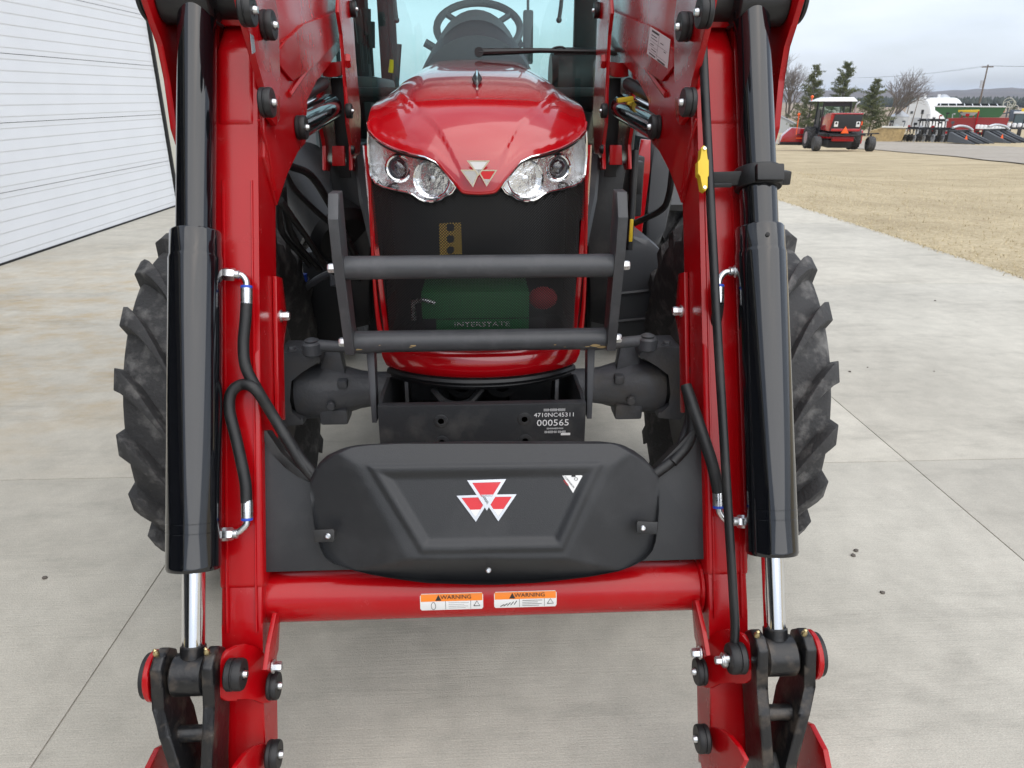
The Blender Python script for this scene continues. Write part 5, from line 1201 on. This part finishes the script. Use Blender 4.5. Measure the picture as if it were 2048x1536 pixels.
gb = thing('grain_bin', 'small pale steel grain bin standing left of the white barn', 'bin', p)
b = B()
for i in range(7): lathe(b, [(17 * q, i * 4 * q), (17.3 * q, (i + .5) * 4 * q), (17 * q, (i + 1) * 4 * q)], (0, 0, 0), (0, 0, 1), 24)
obj('wall', b, 'bin_steel', gb); b = B(); lathe(b, [(18 * q, 27.5 * q), (3 * q, 38 * q), (3 * q, 40 * q), (0, 40 * q)], (0, 0, 0), (0, 0, 1), 24); obj('roof', b, 'bin_steel', gb)
p, mpp, rz = spot(1879, 236); q = mpp
db = thing('feed_tank', 'dark blue grey round tank standing behind the white barn', 'tank', p)
b = B(); cyl(b, (0, 0, 0), (0, 0, 38 * q), 11.5 * q, 24); obj('wall', b, 'bin_blue', db); b = B(); lathe(b, [(12 * q, 38 * q), (5 * q, 43 * q), (2 * q, 44 * q), (0, 44 * q)], (0, 0, 0), (0, 0, 1), 24); obj('roof', b, 'bin_steel', db)

# ---- green grain cart
p, mpp, rz = spot(1920, 268); q = mpp
gc = thing('grain_cart', 'long green grain cart with ribbed open hopper in the implement row', 'cart', p, rz)
b = B(); loft(b, [[(x * q, y * q, z * q) for x, y, z in rg] for rg in ([(-20, 4, 12), (36, 4, 12), (36, 30, 12), (-20, 30, 12)], [(-36, -2, 34), (62, -2, 34), (62, 44, 34), (-36, 44, 34)], [(-52, -3, 44), (66, -3, 44), (66, 46, 44), (-52, 46, 44)], [(-54, -4, 52), (67, -4, 52), (67, 47, 52), (-54, 47, 52)])], cap0=True, cap1=False); obj('hopper', b, 'cart_green', gc)
b = B(); box(b, (6 * q, -4.6 * q, 51.5 * q), (122 * q, 1.6 * q, 2.4 * q)); obj('hopper_rim', b, 'white_tin', gc)
for i in range(8): b = B(); tube(b, [((-44 + i * 14) * q, -4 * q, 52 * q), ((-46 + i * 14) * q, 46 * q, 56 * q)], .8 * q, 6); obj('tarp_bow', b, 'white_tin', gc)
b = B(); box(b, (4 * q, 44 * q, 53 * q), (110 * q, 6 * q, 7 * q)); obj('tarp_roll', b, 'cab_black', gc)
for x in (-2, 28): bgw(gc, x * q, -2 * q, 16 * q, 8 * q)
# ---- red seed drill with yellow lidded hoppers
p, mpp, rz = spot(1948, 276); q = mpp
rd = thing('seed_drill', 'red seed drill box with row of white seed cups on its right', 'seed drill', p, rz)
b = B(); prism(b, [(-52 * q, 0, 14 * q), (4 * q, 0, 14 * q), (50 * q, 14 * q, 18 * q), (52 * q, 14 * q, 38 * q), (-4 * q, 0, 38 * q), (-54 * q, 0, 36 * q)], (0, 16 * q, 0), .6 * q); obj('seed_box', b, 'faded_red', rd)
b = B(); box(b, (-2 * q, -1 * q, 9 * q), (100 * q, 4 * q, 4 * q))
for x in (-40, -14, 12, 38): box(b, (x * q, 2 * q, 12 * q), (3 * q, 4 * q, 14 * q))
tube(b, [(-2 * q, -2 * q, 10 * q), (-2 * q, -2 * q, 50 * q)], 1.4 * q, 6); obj('frame', b, 'red_paint', rd)
for i in range(8):
    b = B(); lathe(b, [(3.6 * q, 0), (3.6 * q, 6 * q), (2.6 * q, 8 * q), (0, 8 * q)], ((2 + i * 6.2) * q, -6 * q, (17.5 - i * .3) * q), (0, 0, 1), 12); obj('seed_cup', b, 'white_tin', rd)
    b = B(); lathe(b, [(5 * q, -.5 * q), (5.5 * q, 0), (5 * q, .5 * q)], ((2 + i * 6.2) * q, -7 * q, 6 * q), (1, .4, 0), 14); obj('row_disc', b, 'black_satin', rd)
p, mpp, rz = spot(1927, 272); q = mpp
yh = thing('yellow_hopper', 'yellow lidded hopper on frame in front of the green cart', 'hopper', p, rz)
b = B(); prism(b, [(-18 * q, 14 * q, 44 * q), (17 * q, 14 * q, 44 * q), (18 * q, 14 * q, 49 * q), (-19 * q, 14 * q, 48 * q)], (0, 10 * q, 0), .5 * q); obj('lid', b, 'tank_yellow', yh)
b = B(); loft(b, [[(x * q, y * q, 38 * q) for x, y in ((-10, 16), (10, 16), (10, 22), (-10, 22))], [(x * q, y * q, 44 * q) for x, y in ((-17, 14), (16, 14), (16, 24), (-17, 24))]], cap0=True); obj('bin', b, 'bin_steel', yh)
b = B()
for x in (-10, 10): tube(b, [(x * q, 19 * q, 0), (x * q, 19 * q, 40 * q)], 1 * q, 6)
tube(b, [(-10 * q, 19 * q, 20 * q), (10 * q, 19 * q, 20 * q)], 1 * q, 6); obj('stand', b, 'red_paint', yh)

# ---- black tillage tool and planter units
def tillage(u, v, label, seed, npx, hpx, nd):
    p, mpp, rz = spot(u, v); q = mpp; rnd = random.Random(seed); t = thing('disc_harrow', label, 'implement', p, rz)
    b = B(); box(b, (0, 0, hpx * .62 * q), (npx * q, 2.4 * q, 2.6 * q)); box(b, (0, -4 * q, hpx * .30 * q), (npx * .9 * q, 1.6 * q, 1.6 * q)); box(b, (0, 12 * q, hpx * .66 * q), (npx * .95 * q, 2.4 * q, 2.6 * q))
    for i in range(6):
        x = (-.45 + .18 * i) * npx * q; tube(b, [(x, -2 * q, hpx * .6 * q), (x + rnd.uniform(-3, 3) * q, 14 * q, hpx * .68 * q)], 1.1 * q, 6)
    obj('frame', b, 'black_satin', t)
    for i in range(nd):
        x = (-.47 + .94 * i / (nd - 1)) * npx * q; r = rnd.uniform(6.5, 8) * q; y = rnd.uniform(-5, 10) * q
        b = B(); lathe(b, [(r * .2, 1.2 * q), (r * .6, .6 * q), (r, 0), (r * .97, -.3 * q), (r * .5, .2 * q)], (x, y, r), (.9, .5, 0), 18); obj('disc', b, ('bin_steel', 'black_satin', 'black_worn')[i % 3], t)
        b = B(); tube(b, spline([(x, y, r), (x + 2 * q, y + 4 * q, hpx * .4 * q), (x + 1 * q, y + 1 * q, hpx * .62 * q)], 4), .9 * q, 6); obj('shank', b, 'black_worn', t)
    for i in range(nd // 2):
        x = (-.44 + .88 * i / (nd / 2 - 1)) * npx * q; b = B(); h = rnd.uniform(.7, 1.05) * hpx * q; y = rnd.uniform(4, 16) * q
        tube(b, [(x, y, hpx * .5 * q), (x + rnd.uniform(-4, 4) * q, y, h)], .8 * q, 6); box(b, (x, y, h), (rnd.uniform(3, 7) * q, 3 * q, rnd.uniform(2, 5) * q)); obj('row_unit', b, ('black_satin', 'bin_steel', 'cab_grey', 'red_paint')[i % 4], t)
    return t
tillage(1836, 284, 'black disc harrow with pale blades at the gravel road edge', 3, 122, 40, 22)
tillage(1880, 272, 'dark row planter with small red units behind the harrow', 4, 90, 46, 16)
# ---- corn head: row of black snouts
def cornhead(u, v, label, seed, n, wpx):
    p, mpp, rz = spot(u, v); q = mpp; t = thing('corn_head', label, 'implement', p, rz + R(58))
    b = B(); box(b, (0, 20 * q, 16 * q), (wpx * q, 8 * q, 18 * q), bev=1 * q); obj('back_frame', b, 'black_satin', t)
    b = B(); tube(b, spline([(-wpx * .5 * q, 14 * q, 30 * q), (-wpx * .2 * q, 12 * q, 33 * q), (wpx * .25 * q, 13 * q, 30 * q), (wpx * .5 * q, 12 * q, 24 * q)], 5), 2.4 * q, 10); obj('drive_tube', b, 'bin_steel', t)
    for i in range(n):
        x = (-.5 + i / (n - 1)) * wpx * q; b = B()
        loft(b, [[(x - 6 * q, 16 * q, 3 * q), (x + 6 * q, 16 * q, 3 * q), (x + 5 * q, 16 * q, 22 * q), (x - 5 * q, 16 * q, 22 * q)], [(x - 5 * q, -6 * q, 2 * q), (x + 6 * q, -6 * q, 2 * q), (x + 4 * q, -6 * q, 13 * q), (x - 3 * q, -6 * q, 13 * q)], [(x + 3 * q, -34 * q, .5 * q), (x + 6 * q, -34 * q, .5 * q), (x + 5 * q, -34 * q, 2 * q), (x + 4 * q, -34 * q, 2 * q)]], cap0=True)
        obj('snout', b, 'black_satin' if i % 2 else 'cab_grey', t)
    b = B(); prism(b, [((-.42 * wpx - 5) * q, 10 * q, 12 * q), ((-.42 * wpx + 5) * q, 10 * q, 12 * q), (-.42 * wpx * q, 10 * q, 21 * q)], (0, -.6 * q, 0)); o = obj('slow_vehicle_sign', b, 'smv_orange', t); o.location = (0, -24 * q, -4 * q)
    return t
cornhead(1932, 287, 'black corn head with pointed snouts and orange triangle beside the road', 1, 5, 62)
cornhead(2004, 285, 'black corn head with pale drive tube in front of the seed cups', 2, 5, 64)
# ---- white tractor with yellow hopper at the frame edge
p, mpp, rz = spot(2045, 276); q = mpp
wt = thing('white_tractor', 'pale tractor with dark cab windows and white seed canisters beside the drill', 'tractor', p, rz)
for x in (-26, -8, 14): bgw(wt, x * q, -2 * q, 13 * q, 7 * q)
b = B(); box(b, (0, 8 * q, 20 * q), (60 * q, 16 * q, 8 * q), bev=1 * q); box(b, (20 * q, 8 * q, 30 * q), (40 * q, 14 * q, 14 * q), bev=2 * q); obj('body', b, 'bin_blue', wt)
b = B()
for x in (-22, -4, 12):
    for y in (2, 20): tube(b, [(x * q, y * q, 24 * q), (x * q, y * q, 46 * q)], 1 * q, 6)
obj('cab_frame', b, 'cab_black', wt); b = B(); box(b, (-5 * q, 11 * q, 35 * q), (33 * q, 17 * q, 20 * q)); obj('cab_glass', b, 'bg_glass', wt)
b = B(); box(b, (-5 * q, 11 * q, 47 * q), (40 * q, 22 * q, 4 * q), bev=1.5 * q); obj('roof', b, 'white_tin', wt); b = B(); box(b, (4 * q, 16 * q, 52 * q), (34 * q, 8 * q, 6 * q), bev=1 * q); obj('hopper_lid', b, 'tank_yellow', wt)
for i in range(6): b = B(); lathe(b, [(4 * q, 0), (4 * q, 6 * q), (2.6 * q, 8 * q), (0, 8 * q)], ((-28 + i * 9) * q, -8 * q, 20 * q), (0, 0, 1), 12); obj('seed_cup', b, 'white_tin', wt)
# ---- hose reel rig above the drill
p, mpp, rz = spot(2004, 268); q = mpp
hr = thing('hose_rig', 'blue sprayer rig with coiled cream hoses behind the seed drill', 'sprayer', p, rz)
for i in range(5): b = B(); cx_, cz_, rr = ((-1, 58, 9), (4, 56, 7), (-4, 54, 6), (10, 46, 8), (2, 50, 5))[i]; tube(b, [((cx_ + rr * math.cos(a * .419)) * q, i * 1.5 * q, (cz_ + rr * math.sin(a * .419)) * q) for a in range(16)], .55 * q, 6); obj('hose_coil', b, 'wall_cream', hr)
b = B(); tube(b, [(0, 4 * q, 0), (0, 4 * q, 52 * q)], 1.2 * q, 6); tube(b, [(-14 * q, 4 * q, 36 * q), (24 * q, 4 * q, 44 * q)], 1.4 * q, 6); box(b, (12 * q, 6 * q, 34 * q), (16 * q, 10 * q, 22 * q), bev=2 * q); box(b, (-12 * q, 4 * q, 46 * q), (6 * q, 4 * q, 6 * q)); obj('frame', b, 'bin_blue', hr)
b = B(); box(b, (-9 * q, 0, 44 * q), (9 * q, 3 * q, 8 * q), bev=1 * q); obj('pump', b, 'smv_orange', hr)

# ---- poles and wires
def pole(u, v, hpx, du, label, arm=True):
    p, mpp, rz = spot(u, v); q = mpp; t = thing('utility_pole', label, 'pole', p, rz, None); b = B()
    tube(b, [(0, 0, -.5), (du * q, 0, hpx * q)], [1.7 * q if arm else 1.0 * q, 1.2 * q if arm else .6 * q], 8); obj('post', b, 'wood_pole', t)
    if arm:
        b = B(); box(b, (du * q, -1 * q, (hpx - 4) * q), (20 * q, 1.2 * q, 2 * q)); obj('crossarm', b, 'wood_pole', t)
        b = B(); cyl(b, (-4 * q + du * .6 * q, 0, (hpx - 42) * q), (-4 * q + du * .6 * q, 0, (hpx - 28) * q), 2.6 * q, 10); obj('transformer', b, 'bin_steel', t)
    return t, p, q, rz
t_, pp_, q_, rz_ = pole(1951, 243, 104, 0, 'tall wooden utility pole with crossarm behind the green cart')
pole(1805, 262, 62, 4, 'thin plain post standing before the steel grain bin', False); pole(1818, 264, 66, 6, 'thin plain post before the white barn door', False)
top = pp_ + Vector((0, 0, 102 * q_)); ex_ = Vector((math.cos(rz_), math.sin(rz_), 0)); ey_ = Vector((-math.sin(rz_), math.cos(rz_), 0))
for k_, (oa, drop) in enumerate(((-8, 0), (0, .6), (8, 0))):
    a = top + ex_ * oa * q_
    for far in (a + ex_ * 420 * q_ - ey_ * 60 * q_ + Vector((0, 0, 4 * q_)), a - ex_ * 330 * q_ + ey_ * 420 * q_ - Vector((0, 0, 10 * q_))):
        b = B(); tube(b, [a.lerp(far, i / 12) - Vector((0, 0, 1)) * 26 * q_ * (i / 12) * (1 - i / 12) for i in range(13)], .014, 4)
        tag(obj('power_line', b, 'wire'), 'thin sagging overhead power line strung from the tall wooden pole', 'wire', 'power lines on the wooden pole')

# ---- far tree belt and wooded hills
def ridge(name, dist, base, prof, m, rough, n=260, a0=-80, a1=80, thick=250):
    b = B(); vs = []
    for i in range(n + 1):
        az = R(lerp(a0, a1, i / n)); h = prof(lerp(a0, a1, i / n)) + rough * noise.noise((i * .9, dist, 0)) + rough * .6 * noise.noise((i * 3.1, dist, 5))
        x, y = math.sin(az), math.cos(az)
        for dd, hh in ((0, base), (thick * .25, base + (h - base) * .62), (thick * .6, h), (thick, h * .9 + base * .1), (thick * 1.6, base)): vs.append((x * (dist + dd), y * (dist + dd), hh))
    b.add(vs, [(i * 5 + j, i * 5 + j + 1, (i + 1) * 5 + j + 1, (i + 1) * 5 + j) for i in range(n) for j in range(4)]); return struct(obj(name, b, m, ang=180))
ridge('hills', 2000, -10, lambda a: 20 + 9 * math.sin(a * .13 + 1) + 5 * math.sin(a * .41), 'hill_wood', 3.0)
ridge('hills', 1450, -9, lambda a: 7 + 3.5 * math.sin(a * .21 + 2.2) + 2 * math.sin(a * .55), 'hill_wood', 2.0)
b = B(); rnd = random.Random(8)
for i in range(900):
    az = R(rnd.uniform(24, 44)); d = rnd.uniform(760, 900); x, y = d * math.sin(az), d * math.cos(az); h = rnd.uniform(5, 10); w_ = rnd.uniform(2.2, 4); z = gz(x, y) - .2
    lathe(b, [(w_ * .7, 0), (w_, h * .2), (w_ * .7, h * .55), (w_ * .3, h * .85), (0, h)], (x, y, z), (rnd.gauss(0, .04), rnd.gauss(0, .04), 1), 6)
tb = obj('tree_belt', b, 'far_conifer', ang=180); tb['kind'] = 'stuff'; tb['label'] = 'dark belt of distant evergreens across the valley'; tb['category'] = 'trees'

# ---- loose pebbles on the slabs
rnd = random.Random(2)
for u, v, r in ((1699, 744, .010), (1712, 1102, .011), (1706, 1112, .010), (1765, 1186, .009), (90, 1157, .010), (1870, 602, .009), (1735, 735, .006), (1868, 743, .006), (505, 1290, .008), (545, 870, .006), (1640, 1330, .012)):
    p = PZ(u, v, 0); b = B(); bm = bmesh.new(); bmesh.ops.create_icosphere(bm, subdivisions=1, radius=r)
    for vv in bm.verts: vv.co *= rnd.uniform(.7, 1.15); vv.co.z *= .55
    bmesh.ops.translate(bm, vec=p + Vector((0, 0, r * .4)), verts=bm.verts); b.addbm(bm)
    tag(obj('pebble', b, 'pebble'), 'small dark pebble lying loose on the pale concrete', 'pebble', 'loose pebbles on the concrete')

# ---- thin air: far things fade to blue
b = B(); box(b, (0, 1200, 18), (7200, 7200, 60)); hz = obj('haze', b, 'twig'); hz['kind'] = 'stuff'; hz['label'] = 'thin pale blue haze over the whole valley'; hz['category'] = 'haze'
m = bpy.data.materials.new('haze_air'); m.use_nodes = True; t = m.node_tree; t.nodes.remove(t.nodes['Principled BSDF']); pv = t.nodes.new('ShaderNodeVolumePrincipled')
pv.inputs['Color'].default_value = (.80, .88, 1.0, 1); pv.inputs['Density'].default_value = .00016; pv.inputs['Anisotropy'].default_value = .2
t.links.new(pv.outputs[0], t.nodes['Material Output'].inputs['Volume']); hz.data.materials.clear(); hz.data.materials.append(m)
